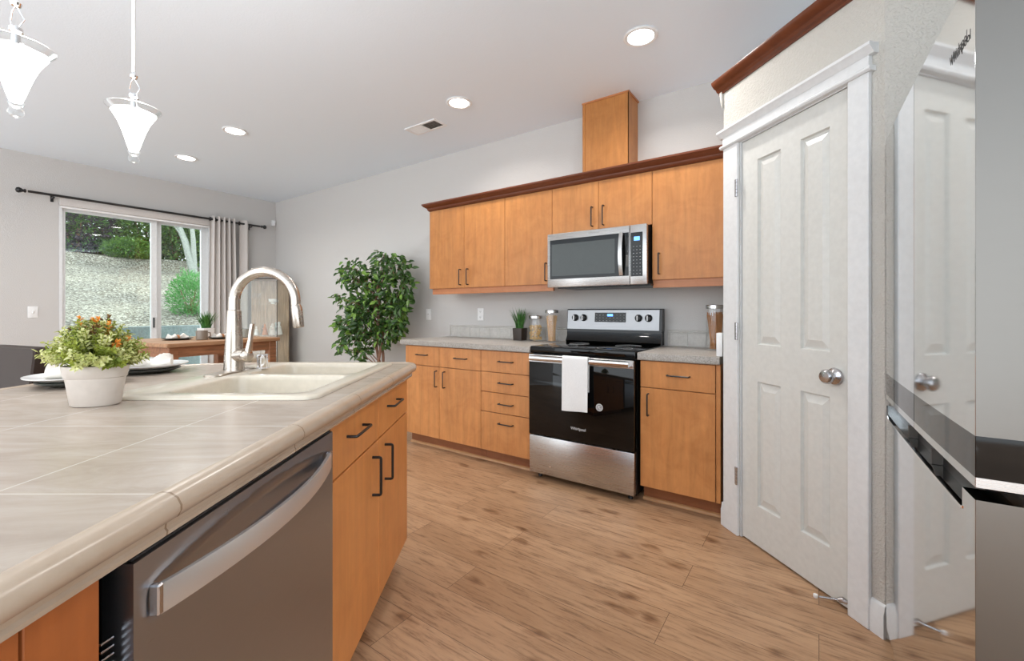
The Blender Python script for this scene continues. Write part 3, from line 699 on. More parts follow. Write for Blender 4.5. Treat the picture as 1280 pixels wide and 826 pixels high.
# round stickers on the oven glass
for sx_, sz_ in ((-1.137, .557), (-1.372, .528)):
    m = MB(BK); m.cyl((sx_, RF - .028, sz_), (sx_, RF - .0292, sz_), .024, seg=32); st_ = m.build('round_sticker', M['dimprint'], od)
    m = MB(BK); m.lathe([(.019, -.0002), (.0225, -.0002), (.0225, -.0006), (.019, -.0006)], (sx_, RF - .0292, sz_), 32, caps=(False, False), axis='y')
    m.tube([(sx_ - .010, RF - .0296, sz_ + .010), (sx_ - .002, RF - .0296, sz_ + .002), (sx_ + .004, RF - .0296, sz_ - .010), (sx_ + .012, RF - .0296, sz_ - .006)], .0022, 6)
    m.tube([(sx_ - .010, RF - .0296, sz_ - .008), (sx_ - .004, RF - .0296, sz_ + .006), (sx_ + .008, RF - .0296, sz_ + .010)], .0018, 6); m.build('sticker_mark', M['whiteprint'], st_)
m = MB(BK); m.box(RX0 + .003, RX1 - .003, RF - .024, RF + .02, .045, .305, .004, 2); m.build('storage_drawer', M['steel'], rg)
for x in (RX0 + .05, RX1 - .05):
    m = MB(BK); m.cyl((x, RF + .05, 0), (x, RF + .05, .035), .016, .012, 14); m.build('foot', M['blackplastic'], rg)
for x in (RX0 + .05, RX1 - .05):
    m = MB(BK); m.cyl((x, -.10, 0), (x, -.10, .035), .016, .012, 14); m.build('foot', M['blackplastic'], rg)
# towel over the oven handle
TX0, TX1 = -1.372, -1.196
m = solo(BK, (-1.3, WY + RF - .07, .53)); YF, YB = RF - .079, RF - .0525
def tw(u, t):
    """t 0..1 back hem up over the bar and down the front"""
    L0, L1 = .22, .345; s = t * (L0 + .05 + L1)
    wob = .004 * math.sin(9 * u + 5 * t)
    if s < L0: return (YB + .001, .650 + s)
    if s < L0 + .05:
        a = (s - L0) / .05 * math.pi; cy = (YF + YB) / 2; ry = (YF - YB) / 2
        return (cy - ry * math.cos(a), .868 + .008 * math.sin(a) - .0)
    q = s - L0 - .05; return (YF - .002 - wob * (q / L1) - .005 * (q / L1), .868 - q + .012 * (u - .5) * (q / L1))
NT, NU = 44, 12
for side in (0,):
    outer = [[(TX0 + (TX1 - TX0) * (u / NU) - (.006 * (t / NT) if u < NU / 2 else -.004 * (t / NT)), *tw(u / NU, t / NT)) for u in range(NU + 1)] for t in range(NT + 1)]
    loops = []
    for t in range(NT + 1):
        o = outer[t]; n0 = Vector(outer[min(t + 1, NT)][6]) - Vector(outer[max(t - 1, 0)][6]); nn = Vector((0, -n0.z, n0.y)).normalized() * .004
        loops.append(o + [(p[0], p[1] + nn.y, p[2] + nn.z) for p in o[::-1]])
    m.loft(loops)
tag(m.build('dish_towel', M['towel'], ang=60), 'white terry dish towel folded over the oven door handle', 'towel')

# ------------------------------------------------------------------ microwave
mw = root('microwave_oven', (-1.29, WY, 1.337), 0, 'stainless over the range microwave with black glass window', 'microwave')
MX0, MX1, MF, MZ0, MZ1 = -1.665, -.918, -.41, 1.342, 1.738
m = MB(BK); m.box(MX0 + .005, MX1 - .004, MF + .03, -.002, MZ0 + .004, MZ1, .003); m.box(MX0 + .06, MX1 + .01, MF + .05, -.05, MZ0 - .008, MZ0 + .006, .002); m.build('body', M['blackplastic'], mw)
m = MB(BK); m.box(MX0, -1.034, MF, MF + .032, MZ0, MZ1, .004, 2); md = m.build('door', M['steel'], mw)
m = MB(BK); m.box(MX0 + .022, -1.038, MF - .002, MF + .004, 1.402, 1.692, .002); wn = m.build('door_glass', M['blackglass'], md)
m = MB(BK); m.box(MX0 + .038, -1.135, MF - .0028, MF - .0015, 1.424, 1.658, .0005); m.build('window_mesh', M['mwglass'], wn)
m = MB(BK); pts = []
for k in range(17):
    t = k / 16; z = 1.405 + t * .29; pts.append((z, .020 + .022 * math.sin(math.pi * t)))
m.loft([[(-1.098, MF - o, z), (-1.072, MF - o - .001, z), (-1.072, MF - o + .009, z), (-1.098, MF - o + .009, z)] for z, o in pts]); mh = m.build('handle', M['steel_light'], md)
m = MB(BK); m.box(-1.094, -1.076, MF - .018, MF, 1.410, 1.424, .001); m.box(-1.094, -1.076, MF - .018, MF, 1.676, 1.690, .001); m.build('handle_mount', M['steel'], mh)
m = MB(BK); m.box(-1.031, MX1, MF, MF + .032, MZ0, MZ1, .004, 2); pn = m.build('control_housing', M['steel'], mw)
m = MB(BK); m.box(-1.026, -.944, MF - .002, MF + .004, 1.395, 1.688, .003); kp = m.build('keypad', M['blackglass'], mw)
m = MB(BK); m.box(-1.002, -.964, MF - .0028, MF - .0018, 1.632, 1.658); m.build('clock', M['blue_lcd'], kp)
m = MB(BK)
for i in range(3):
    for j in range(9):
        m.box(-1.009 + i * .022, -1.001 + i * .022, MF - .0026, MF - .0018, 1.412 + j * .0225, 1.4145 + j * .0225)
m.build('key_marks', M['dimprint'], kp)
text('Whirlpool', .020, BK, -1.29, MF - .0005, 1.716, M['dimprint'], md)

# ------------------------------------------------------------------ counter-top things on the range wall
def blades(fr, c, n, h, spread, w, parent, name='grass', mat='grass', rnd=None):
    rnd = rnd or random; m = MB(fr)
    for i in range(n):
        a = rnd.uniform(0, 6.283); q = rnd.random() ** .6; L = h * rnd.uniform(.7, 1.05); b = Vector(c) + Vector((math.cos(a), math.sin(a), 0)) * q * spread[0]
        out = Vector((math.cos(a + rnd.uniform(-.4, .4)), math.sin(a + rnd.uniform(-.4, .4)), 0)); side = Vector((-math.sin(a + rnd.uniform(-1, 1)), math.cos(a), 0)).normalized()
        ln = []
        for k in range(5):
            t = k / 4; p = b + out * spread[1] * q * (t ** 1.7) + Vector((0, 0, L * t * (1 - .12 * q * t))); ww = w * (1 - t) ** .7 * (.6 + t * .8 if t < .5 else 1)
            ln.append((p - side * ww, p + side * ww))
        vs = [(m.v(x), m.v(y)) for x, y in ln]
        for k in range(4): m.f([vs[k][0], vs[k][1], vs[k + 1][1], vs[k + 1][0]])
    return m.build(name, M[mat], parent, recalc=False)
g = root('potted_grass', (-2.115, 3.14, .916), 0, 'artificial green grass in a square dark brown pot on left worktop', 'potted plant')
m = MB(); gx, gy = -2.115, 3.14
m.loft([rrect(gx - w, gx + w, gy - w, gy + w, .004, z, 2) for w, z in ((.043, .916), (.047, 1.018), (.047, 1.02), (.041, 1.02), (.040, 1.008))], True, (True, True)); m.build('pot', M['darkpot'], g)
blades(I4, (gx, gy, 1.01), 95, .205, (.034, .075), .0048, g)
def jar(x, y, r, h, mat, kind, lbl, lid=True, z0=.916):
    j = root('glass_jar', (x, y, z0), 0, lbl, 'jar', None)
    m = MB(); m.lathe([(0, .0), (r * .95, .0), (r, .004), (r, h - .03), (r * .98, h - .022), (r * .9, h - .012), (r * .9, h - .004)], (x, y, z0), 32, caps=(True, False))
    m.lathe([(r * .88, h - .004), (r * .88, h - .014), (r * .965, h - .03), (r * .965, .006), (0, .006)], (x, y, z0), 32, caps=(False, True)); m.build('glass_body', M['glass'], j)
    if lid:
        m = MB(); m.lathe([(0, h - .010), (r * .99, h - .010), (r * 1.02, h - .008), (r * 1.02, h + .012), (r * .98, h + .015), (0, h + .015)], (x, y, z0), 32); m.build('lid', M['steel_light'], j)
    rnd = random.Random(int(x * 1000)); m = MB()
    if kind == 'bits':
        for k in range(230):
            a = rnd.uniform(0, 6.283); q = r * .86 * math.sqrt(rnd.random()); zz = z0 + .012 + rnd.random() * h * .60
            p = Vector((x + q * math.cos(a), y + q * math.sin(a), zz)); d = Vector((rnd.uniform(-1, 1), rnd.uniform(-1, 1), rnd.uniform(-.6, .6))).normalized() * .008
            m.tube([p - d, p + Vector((0, 0, .003)), p + d], .0032, 5)
        nm = 'pasta'
    else:
        for k in range(90):
            a = rnd.uniform(0, 6.283); q = r * .55 * math.sqrt(rnd.random()); b = a + rnd.uniform(-.9, .9); q2 = r * .85 * math.sqrt(rnd.random())
            m.tube([(x + q * math.cos(a), y + q * math.sin(a), z0 + .008), (x + q2 * math.cos(b), y + q2 * math.sin(b), z0 + h * rnd.uniform(.78, .9))], .0022, 5)
        nm = 'spaghetti'
    tag(m.build(nm, M[mat], j), kind='stuff'); return j
jar(-1.952, 3.135, .056, .198, 'pasta', 'bits', 'short wide glass jar of yellow pasta with metal lid')
jar(-1.795, 3.135, .055, .245, 'spaghetti', 'rod', 'tall glass jar of pale spaghetti standing beside the range')
jar(-.545, 3.05, .056, .275, 'darkpasta', 'rod', 'tall clear glass jar of brown spaghetti on right worktop')

# ------------------------------------------------------------------ refrigerator
fr_ = root('refrigerator', at(FRG, .4585, .35, 0), rzof(FRG), 'tall stainless french door refrigerator on the right edge', 'refrigerator')
W = .917; SAG = .0035; DT = .078
def bow(x): return SAG * (1 - ((x - W / 2) / (W / 2)) ** 2)
def panel(x0, x1, z0, z1, th, mat, name, parent, extra=0, edge=.0008, side=None, ycut=None):
    """bowed slab with rounded vertical edges; front at -bow"""
    n = 14; loops = []
    pts = []
    for k in range(n + 1):
        x = x0 + (x1 - x0) * k / n
        if k == 0: pts += [(x0, th - bow(x0) if False else th), (x0, edge - bow(x0) - extra), (x0 + edge * .3, edge * .3 - bow(x0) - extra), (x0 + edge, -bow(x0) - extra)]
        elif k == n: pts += [(x1 - edge, -bow(x1) - extra), (x1 - edge * .3, edge * .3 - bow(x1) - extra), (x1, edge - bow(x1) - extra), (x1, th)]
        else: pts.append((x, -bow(x) - extra))
    m = MB(FRG); b = .003
    m.loft([[(p[0], p[1], z) for p in pts] for z in (z0, z1)])
    o = m.build(name, mat, parent, ang=8)
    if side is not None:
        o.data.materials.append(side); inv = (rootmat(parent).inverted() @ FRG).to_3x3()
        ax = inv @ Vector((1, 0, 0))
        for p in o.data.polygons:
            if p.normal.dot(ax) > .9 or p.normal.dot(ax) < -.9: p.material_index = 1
    return o
m = MB(FRG); m.box(.004, W - .004, DT + .006, .74, .03, 1.74, .004); m.build('cabinet_body', M['fridge_side'], fr_)
m = MB(FRG); m.box(.02, W - .02, DT - .01, DT + .01, .06, 1.72); m.build('door_gasket', M['blackplastic'], fr_, smooth=False)
for (a, b) in ((0, W / 2 - .0018), (W / 2 + .0018, W)):
    d = panel(a, b, .949, 1.762, DT - .01, M['fridge_face'], 'door', fr_, side=M['fridge_side'])
    panel(a, b, .877, .949, DT - .01, M['blackglass'], 'accent_band', d)
    panel(a, b, .860, .877, DT - .01, M['fridge_face'], 'lower_trim', d, side=M['steel'])
dw_ = panel(0, W, .07, .800, DT - .01, M['fridge_face'], 'freezer_drawer', fr_, side=M['fridge_side'])
panel(.848, W, .800, .838, DT - .01, M['fridge_face'], 'drawer_corner', dw_, side=M['fridge_side'])
panel(0, .012, .800, .838, DT - .01, M['fridge_face'], 'drawer_corner', dw_, edge=.003)
m = MB(FRG); m.box(.012, .848, .030, .06, .800, .838); m.build('grip_recess', M['blackplastic'], dw_, smooth=False)
m = MB(FRG); m.loft([[(x, -bow(x) - .0015, z) for x in (0,)][:0] or [(x, -bow(x) - .002, .797), (x, -bow(x) - .002, .8025), (x, -bow(x) + .007, .8035), (x, -bow(x) + .007, .797)] for x in [.012 + .836 * k / 12 for k in range(13)]]); m.build('grip_edge', M['chrome'], dw_)
for x in (.30, .56):
    m = MB(FRG); m.box(x, x + .008, .010, .032, .801, .836); m.build('grip_rib', M['slot'], dw_)
m = MB(FRG); m.box(.03, W - .03, DT, DT + .03, 0, .065); m.build('toe_grille', M['blackplastic'], fr_, smooth=False)
text('Whirlpool', .026, FRG, W - .085, -bow(W - .085) - .0016, 1.662, M['darkprint'], fr_, name='brand_lettering')

# ------------------------------------------------------------------ island
CT = .914
def isl_root(name, lat, d, z, label, cat, group=None): return root(name, at(ISL, lat, d, z), YAW, label, cat, group)
LF = -.49   # cabinet face
SK = (-1.125, -.600, 1.275, 2.03)   # sink hole
ic = root('island_countertop', (0, 0, 0), YAW, 'large beige tiled island countertop with rounded bullnose edge', 'countertop')
back = [(-1.625, -.6), (-1.625, 1.80), (-1.60, 1.93), (-1.545, 2.01), (-1.45, 2.065), (-1.25, 2.115), (-1.0, 2.125)]
m = MB(ISL); th = .03
def slab(poly):
    m.loft([[(x, y, CT - th) for x, y in poly], [(x, y, CT) for x, y in poly]])
slab([(-.49, -.6), (-.49, SK[2]), (-1.625, SK[2]), (-1.625, -.6)])
slab([(-.49, SK[2]), (-.49, SK[3]), (SK[1], SK[3]), (SK[1], SK[2])])
slab([(SK[0], SK[2]), (SK[0], SK[3]), (-1.53, SK[3]), (-1.545, 2.01), (-1.60, 1.93), (-1.625, 1.80), (-1.625, SK[2])])
slab([(-.49, SK[3]), (-.49, 2.085), (-.51, 2.125), (-1.0, 2.125), (-1.25, 2.115), (-1.45, 2.065), (-1.53, SK[3])])
m.build('tile_top', M['tile'], ic, smooth=False)
prof = [(.0, .9145), (.010, .9175), (.022, .9165), (.032, .910), (.037, .900), (.037, .893), (.032, .884), (.022, .879), (.016, .875), (.015, .868), (.018, .864), (.017, .858), (.010, .855), (0, .855)]
path = [(-.49, -.6), (-.49, 2.07), (-.497, 2.105), (-.515, 2.125), (-1.0, 2.128), (-1.25, 2.117), (-1.45, 2.067), (-1.547, 2.012), (-1.602, 1.932), (-1.627, 1.80), (-1.627, -.6)]
loops = []
for i, p in enumerate(path):
    a = Vector(path[max(i - 1, 0)]); b = Vector(path[min(i + 1, len(path) - 1)]); p = Vector(p)
    t0 = (p - a).normalized() if i else (b - p).normalized(); t1 = (b - p).normalized() if i < len(path) - 1 else t0
    n0, n1 = Vector((t0.y, -t0.x)), Vector((t1.y, -t1.x)); n = (n0 + n1).normalized(); k = 1 / max(.5, n.dot(n0))
    loops.append([(p.x + n.x * o * k, p.y + n.y * o * k, z) for o, z in prof])
m = MB(ISL); m.loft(loops); m.build('bullnose_edge', M['trim'], ic)

# sink cabinet with two drawers and two doors
ib = isl_root('island_cabinet', LF, 1.6, 0, 'orange maple island sink cabinet with two drawers and two doors', 'base cabinet')
FD = MB
def iface(name, y0, y1, z0, z1, parent, mat, x=LF):
    m = MB(ISL); m.box(x - .019, x, y0 + .0015, y1 - .0015, z0 + .0015, z1 - .0015, .0012); return m.build(name, mat, parent, smooth=False)
m = MB(ISL); m.box(-1.10, LF - .02, 1.185, 2.045, .10, .70); m.box(-.58, LF - .02, 1.185, 2.045, .70, .855); m.box(-1.10, -.58, 2.035, 2.045, .70, .855); m.build('body', M['island_wood'], ib, smooth=False)
m = MB(ISL); m.box(-1.08, LF - .075, 1.185, 2.0, 0, .10); m.build('toe_kick', M['toe'], ib, smooth=False)
for (a, b, hy) in ((1.185, 1.612, 1.37), (1.612, 2.047, 1.79)):
    d = iface('drawer', a, b, .698, .853, ib, M['island_wood']); bar_pull(ISL, (LF, hy - .068, .793), (LF, hy + .068, .793), (.03, 0, 0), d)
for (a, b, hy) in ((1.185, 1.612, 1.540), (1.612, 2.047, 1.690)):
    d = iface('door', a, b, .105, .695, ib, M['island_wood']); bar_pull(ISL, (LF, hy, .52), (LF, hy, .652), (.03, 0, 0), d, .005)
# near end cabinet
nb = isl_root('island_cabinet', LF, .2, 0, 'darker orange island cabinet end left of the dishwasher', 'base cabinet')
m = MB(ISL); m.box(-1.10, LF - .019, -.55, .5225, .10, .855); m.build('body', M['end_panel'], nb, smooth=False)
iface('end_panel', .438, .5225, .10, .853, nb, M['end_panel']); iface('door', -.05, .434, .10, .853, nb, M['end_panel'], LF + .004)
m = MB(ISL); m.box(-1.08, LF - .075, -.5, .52, 0, .10); m.build('toe_kick', M['toe'], nb, smooth=False)
bp = isl_root('island_back_panel', -1.12, .8, 0, 'maple panel closing the seating side of the island', 'panel'); m = MB(ISL); m.box(-1.16, -1.125, -.55, 2.045, 0, .854); m.build('panel', M['island_wood'], bp, smooth=False)

# dishwasher
dwr = isl_root('dishwasher', -.75, .85, 0, 'stainless dishwasher with bowed bar handle in the island', 'dishwasher')
DX = -.474; D0, D1 = .549, 1.158
m = MB(ISL); m.box(-1.08, DX - .045, D0 + .010, D1 + .012, .10, .835); m.build('tub', M['blackplastic'], dwr, smooth=False)
m = MB(ISL)      # door skin with the scooped hollow behind the handle
NYg, NZg = 96, 72; Z0, Z1 = .12, .848
def hollow(y, z):
    t = (y - (D0 + .018)) / (D1 - .012 - D0 - .018)
    if t <= 0 or t >= 1: return 0
    zt = .803 + .028 * math.sin(math.pi * t) ** .9 ; zb = .760 - .02 * math.sin(math.pi * t)
    if z > zt or z < zb: return 0
    q = (z - zb) / (zt - zb); return .018 * math.sin(math.pi * t) ** .6 * min(1, (1 - q) * 3.2) ** .5 * min(1, q * 4) * 1
zs = [Z0 + (Z1 - Z0) * (1 - (1 - k / NZg) ** 2.2) for k in range(NZg + 1)]
zs = [Z0 + .5 * k / 10 for k in range(10)] + [.62 + (Z1 - .62) * k / (NZg - 10) for k in range(NZg - 9)]
grid = [[m.v((DX - hollow(D0 + (D1 - D0) * i / NYg, z), D0 + (D1 - D0) * i / NYg, z)) for i in range(NYg + 1)] for z in zs]
for j in range(len(zs) - 1):
    for i in range(NYg): m.f([grid[j][i], grid[j][i + 1], grid[j + 1][i + 1], grid[j + 1][i]])
# rim returning to the back
rim = [grid[0][i] for i in range(NYg + 1)] + [grid[j][NYg] for j in range(1, len(zs))] + [grid[-1][i] for i in range(NYg - 1, -1, -1)] + [grid[j][0] for j in range(len(zs) - 2, 0, -1)]
inv = ISL.inverted(); bk_ = []
for v in rim:
    p = inv @ v.co; bk_.append(m.v((DX - .04, p.y, p.z)))
for i in range(len(rim)): j = (i + 1) % len(rim); m.f([rim[i], rim[j], bk_[j], bk_[i]])
m.f(bk_[::-1])
dd = m.build('door', M['dw_steel'], dwr, ang=50)
m = MB(ISL); loops = []
for k in range(33):
    t = k / 32; y = D0 + .026 + (D1 - .028 - D0 - .026) * t; o = .010 + .040 * math.sin(math.pi * t) ** .85; z = .785
    loops.append([(DX + o - .009, y, z - .019), (DX + o - .001, y, z - .020), (DX + o, y, z - .017), (DX + o, y, z + .017), (DX + o - .001, y, z + .020), (DX + o - .009, y, z + .019)])
m.loft(loops); hh = m.build('handle', M['dw_bar'], dd)
for y in (D0 + .024, D1 - .040):
    m = MB(ISL); m.box(DX - .002, DX + .012, y, y + .010, .765, .806, .002); m.build('handle_cap', M['satin'], hh)
m = MB(ISL); m.box(DX - .05, DX - .006, D0 + .004, D1 - .002, .849, .8525); m.build('top_vent_strip', M['blackplastic'], dwr)
m = MB(ISL)
for k in range(8): m.tube([(DX - .05, .527, .762 - k * .010), (DX - .022, .5295, .762 - k * .010), (DX - .02, .543, .762 - k * .010)], .0016, 6)
m.build('side_vent', M['satin'], dwr)
m = MB(ISL); m.box(DX - .14, DX - .03, .5235, .5250, .10, .85); m.build('side_gap_dark', M['blackplastic'], dwr, smooth=False)  # black sheet put in to darken the gap beside the dishwasher

# sink
sk = isl_root('kitchen_sink', -.86, 1.65, .75, 'bisque double bowl drop in sink set in island', 'sink')
O = (-1.17, -.556, 1.234, 2.072)
outer = rrect(O[0], O[1], O[2], O[3], .045, 0, 6)
b1 = (-1.035, -.605, 1.285, 1.640); b2 = (-1.035, -.605, 1.675, 2.025)
in1 = rrect(*b1, .05, 0, 6); in2 = rrect(*b2, .05, 0, 6)
def rl(b, k, z, r=.05): return rrect(b[0] + k, b[1] - k, b[2] + k, b[3] - k, max(.01, r - k * .5), z, 6)
m = MB(ISL); ZT = CT + .012
ro = rrect(O[0] + .010, O[1] - .010, O[2] + .010, O[3] - .010, .038, 0, 6)
allv = [Vector((p[0], p[1])) for p in ro + in1 + in2]; ne = []; s0 = 0
for lp in (ro, in1, in2):
    ne += [(s0 + i, s0 + (i + 1) % len(lp)) for i in range(len(lp))]; s0 += len(lp)
vo, eo, fo, *_ = delaunay_2d_cdt(allv, ne, [], 0, 1e-6)
vv = [m.v((p.x, p.y, ZT)) for p in vo]
def inside(c, b): return b[0] + .0 < c.x < b[1] and b[2] < c.y < b[3]
for f_ in fo:
    c = sum((vo[i] for i in f_), Vector((0, 0))) / len(f_)
    def inrr(c, b, r):
        dx = max(b[0] + r - c.x, c.x - (b[1] - r), 0); dy = max(b[2] + r - c.y, c.y - (b[3] - r), 0)
        return inside(c, b) and dx * dx + dy * dy < r * r * .999
    if inrr(c, b1, .05) or inrr(c, b2, .05): continue
    if not inside(c, (O[0], O[1], O[2], O[3])): continue
    m.f([vv[i] for i in f_])
m.loft([rrect(O[0] + k, O[1] - k, O[2] + k, O[3] - k, .045 - k * .7, z, 6) for k, z in ((.0, CT + .0005), (-.000, CT + .005), (.003, CT + .0095), (.010, ZT))], True, (False, False))
for b in (b1, b2): m.loft([rl(b, k, z) for k, z in ((0, ZT), (.004, ZT - .002), (.008, ZT - .008), (.010, ZT - .02), (.018, CT - .16), (.035, CT - .178), (.10, CT - .182))], True, (False, True))
bmesh.ops.remove_doubles(m.bm, verts=m.bm.verts, dist=2e-5)
m.build('basin', M['bisque'], sk, ang=50)
for b in (b1, b2):
    m = MB(ISL); m.lathe([(0, .003), (.032, .003), (.042, .004), (.044, .001), (.0, .0)], ((b[0] + b[1]) / 2, (b[2] + b[3]) / 2, CT - .182), 24); m.build('drain', M['steel'], sk)

# faucet
FX, FY = -1.100, 1.735; FZ = ZT
fc = isl_root('kitchen_faucet', FX, FY, FZ, 'brushed nickel high arc pull down faucet behind the sink', 'faucet')
m = MB(ISL); c0 = (FX + .004, 1.71); lp = []
def stad(hw, hl, z): return rrect(c0[0] - hw, c0[0] + hw, c0[1] - hl, c0[1] + hl, hw * .98, z, 8)
m.loft([stad(.030, .130, FZ), stad(.030, .130, FZ + .004), stad(.027, .127, FZ + .007)]); m.build('deck_plate', M['nickel'], fc)
m = MB(ISL); m.lathe([(.037, .0), (.036, .01), (.0335, .06), (.030, .12), (.0265, .19), (.0245, .235), (.0215, .238)], (FX, FY, FZ + .006), 28); m.build('body', M['nickel'], fc)
m = MB(ISL); pts = [(FX, FY, FZ + .24)]
R0 = .122; zc = 1.200
for k in range(25):
    a = math.pi - k / 24 * math.pi * 1.03; pts.append((FX + R0 + R0 * math.cos(a), FY, zc + R0 * math.sin(a) * 1.0))
pe = Vector(pts[-1])
m.tube(pts, [.0215] + [.0208 - .003 * k / 24 for k in range(25)], 20); m.build('spout', M['nickel'], fc)
m = MB(ISL); m.tube([pe, pe + Vector((.004, 0, -.012)), pe + Vector((.006, 0, -.03)), pe + Vector((.012, 0, -.082)), pe + Vector((.013, 0, -.088))], [.0185, .0205, .021, .0205, .018], 20); m.build('spray_head', M['nickel'], fc)
m = MB(ISL); m.tube([(FX, FY, FZ + .062), (FX + .045, FY - .02, FZ + .068), (FX + .068, FY - .03, FZ + .071)], [.026, .0245, .0245], 20)
m.lathe([(0, 0), (.0225, 0)], (FX + .068, FY - .03, FZ + .071), 20) if False else None
lv = m.build('valve_housing', M['nickel'], fc)
m = MB(ISL); P0 = Vector((FX + .073, FY - .032, FZ + .062)); P = [P0, P0 + Vector((.003, 0, .03)), P0 + Vector((.010, 0, .065)), P0 + Vector((.014, 0, .10)), P0 + Vector((.019, 0, .128))]
wd = [.021, .019, .012, .010, .0105]; lps = []
for p, w in zip(P, wd): lps.append([(p.x - .006, p.y - w * .55, p.z), (p.x - .006, p.y + w * .55, p.z), (p.x + w * .45, p.y + w * .8, p.z), (p.x + w * .45 + .003, p.y, p.z), (p.x + w * .45, p.y - w * .8, p.z)])
m.loft(lps); m.lathe([(0, -.020), (.017, -.020), (.0225, -.012), (.024, 0), (.021, .012), (.012, .018), (0, .018)], (P0.x - .002, P0.y, P0.z + .004), 20, axis='x'); m.build('lever', M['nickel'], fc)
m = solo(ISL, at(ISL, -1.040, 1.83, ZT)); m.lathe([(0, 0), (.026, 0), (.026, .004), (.0225, .006), (.0225, .040), (.024, .042), (.024, .056), (.021, .060), (0, .060)], (-1.040, 1.83, ZT), 28); m.box(-1.020, -1.015, 1.824, 1.836, ZT + .008, ZT + .038, .001)
tag(m.build('air_gap', M['chrome']), 'short chrome air gap cap on the sink deck behind the faucet', 'air gap')

# flowering pot on the island
pl = isl_root('potted_foliage', -1.118, 1.18, CT, 'cream oval pot of variegated foliage with orange tips on island', 'potted plant')
m = MB(ISL); pc = (-1.118, 1.178, CT + .001); sy = .72
m.lathe([(0, 0), (.052, 0), (.055, .003), (.0655, .073), (.068, .075), (.074, .103), (.072, .106), (.069, .104), (.066, .090)], pc, 44, 1, sy, R_(12)); m.build('pot', M['potwhite'], pl)
m = MB(ISL); m.lathe([(0, .09), (.066, .09), (.066, .088), (0, .085)], pc, 30, 1, sy, R_(12)); m.build('soil', M['soil'], pl)
rnd = random.Random(3); m = MB(ISL)
stems = MB(ISL); cen = Vector((pc[0], pc[1], CT + .10))
for i in range(300):
    a = rnd.uniform(0, 6.283); el = rnd.random() ** .8 * 1.52
    rr = Vector((math.cos(a) * math.cos(el) * .122, math.sin(a) * math.cos(el) * .100, math.sin(el) * .128 + .006))
    sh = rnd.uniform(.72, 1.02); tip = cen + rr * sh; b = cen + Vector((rr.x * .25, rr.y * .25, -.01))
    midp = (b + tip) / 2 + Vector((0, 0, .012)); stems.tube([b, midp, tip], .0011, 4)
    orange = (tip.z > CT + .195 and rnd.random() < .22) or (rr.x > .085 and tip.z > CT + .14 and rnd.random() < .25)
    mi = (2 if rnd.random() < .65 else 3) if orange else (0 if rnd.random() < .62 else 1)
    dirn = (tip - midp).normalized()
    for k in range(14):
        t = k / 14; p = midp.lerp(tip, t) ; aa = k * 2.4 + i; o = dirn.orthogonal().normalized(); o2 = dirn.cross(o)
        out = (o * math.cos(aa) + o2 * math.sin(aa)) * .9 + dirn * .65
        m.leaf(p, out, dirn, rnd.uniform(.013, .021) * (1 - .3 * t), rnd.uniform(.006, .009), mi=mi if k > 4 or mi < 2 else 1)
    if mi >= 2:
        for k in range(4): m.leaf(tip, dirn + Vector((rnd.uniform(-.6, .6), rnd.uniform(-.6, .6), rnd.uniform(-.2, .6))), Vector((rnd.random(), rnd.random(), .3)), .013, .007, mi=mi)
for i in range(5):   # pale sprig reaching left
    b = cen + Vector((-.09, .0, .03)); tip = cen + Vector((-.140 - .006 * i, -.0, .018 + i * .006))
    for k in range(16): 
        t = k / 16; p = b.lerp(tip, t); m.leaf(p, Vector((rnd.uniform(-1, .2), rnd.uniform(-1, 1), rnd.uniform(-.6, 1))), Vector((0, 0, 1)), .014, .007, mi=0)
stems.build('stems', M['olive_leaf'], pl)
m.build('foliage', [M['cream_leaf'], M['olive_leaf'], M['orange_leaf'], M['rust_leaf']], pl, recalc=False)

# place settings on the island
def plate(fr, x, y, z, r, mat, name, parent):
    m = MB(fr); m.lathe([(0, .003), (r * .55, .003), (r * .62, .006), (r * .97, .017), (r, .018), (r * .99, .014), (r * .66, .001), (r * .55, 0), (0, 0)], (x, y, z), 40); return m
def napkin(fr, x, y, z, s, ring=True, rz=0, par=None, lbl=''):
    n = root('napkin', at(fr, x, y, z), rzof(fr), lbl, 'napkin')
    m = MB(fr); rn = random.Random(int(x * 999)); NX, NY = 16, 10; rows = []
    for i in range(NX + 1):
        u = i / NX * 2 - 1; lp = []
        pin = 1 - .72 * math.exp(-(u / .22) ** 2)
        for k in range(16):
            a = k / 16 * 6.283; rx = s * .42 * pin * (1 + .18 * math.sin(3 * a + 4 * u)); hh = .020 * (.6 + pin * .5) * (1 + .25 * math.sin(2 * a + 7 * u))
            px, py = u * s, rx * math.cos(a); lp.append((x + px * math.cos(rz) - py * math.sin(rz), y + px * math.sin(rz) + py * math.cos(rz), z + max(0, hh + hh * math.sin(a))))
        rows.append(lp)
    m.loft(rows); m.build('folded_cloth', M['napkin'], n, ang=80)
    if ring:
        m = MB(fr); m.lathe([(.019, -.010), (.022, -.010), (.022, .010), (.019, .010), (.019, -.010)], (x, y, z + .019), 20, caps=(False, False), axis='x'); m.build('napkin_ring', M['twine'], n)
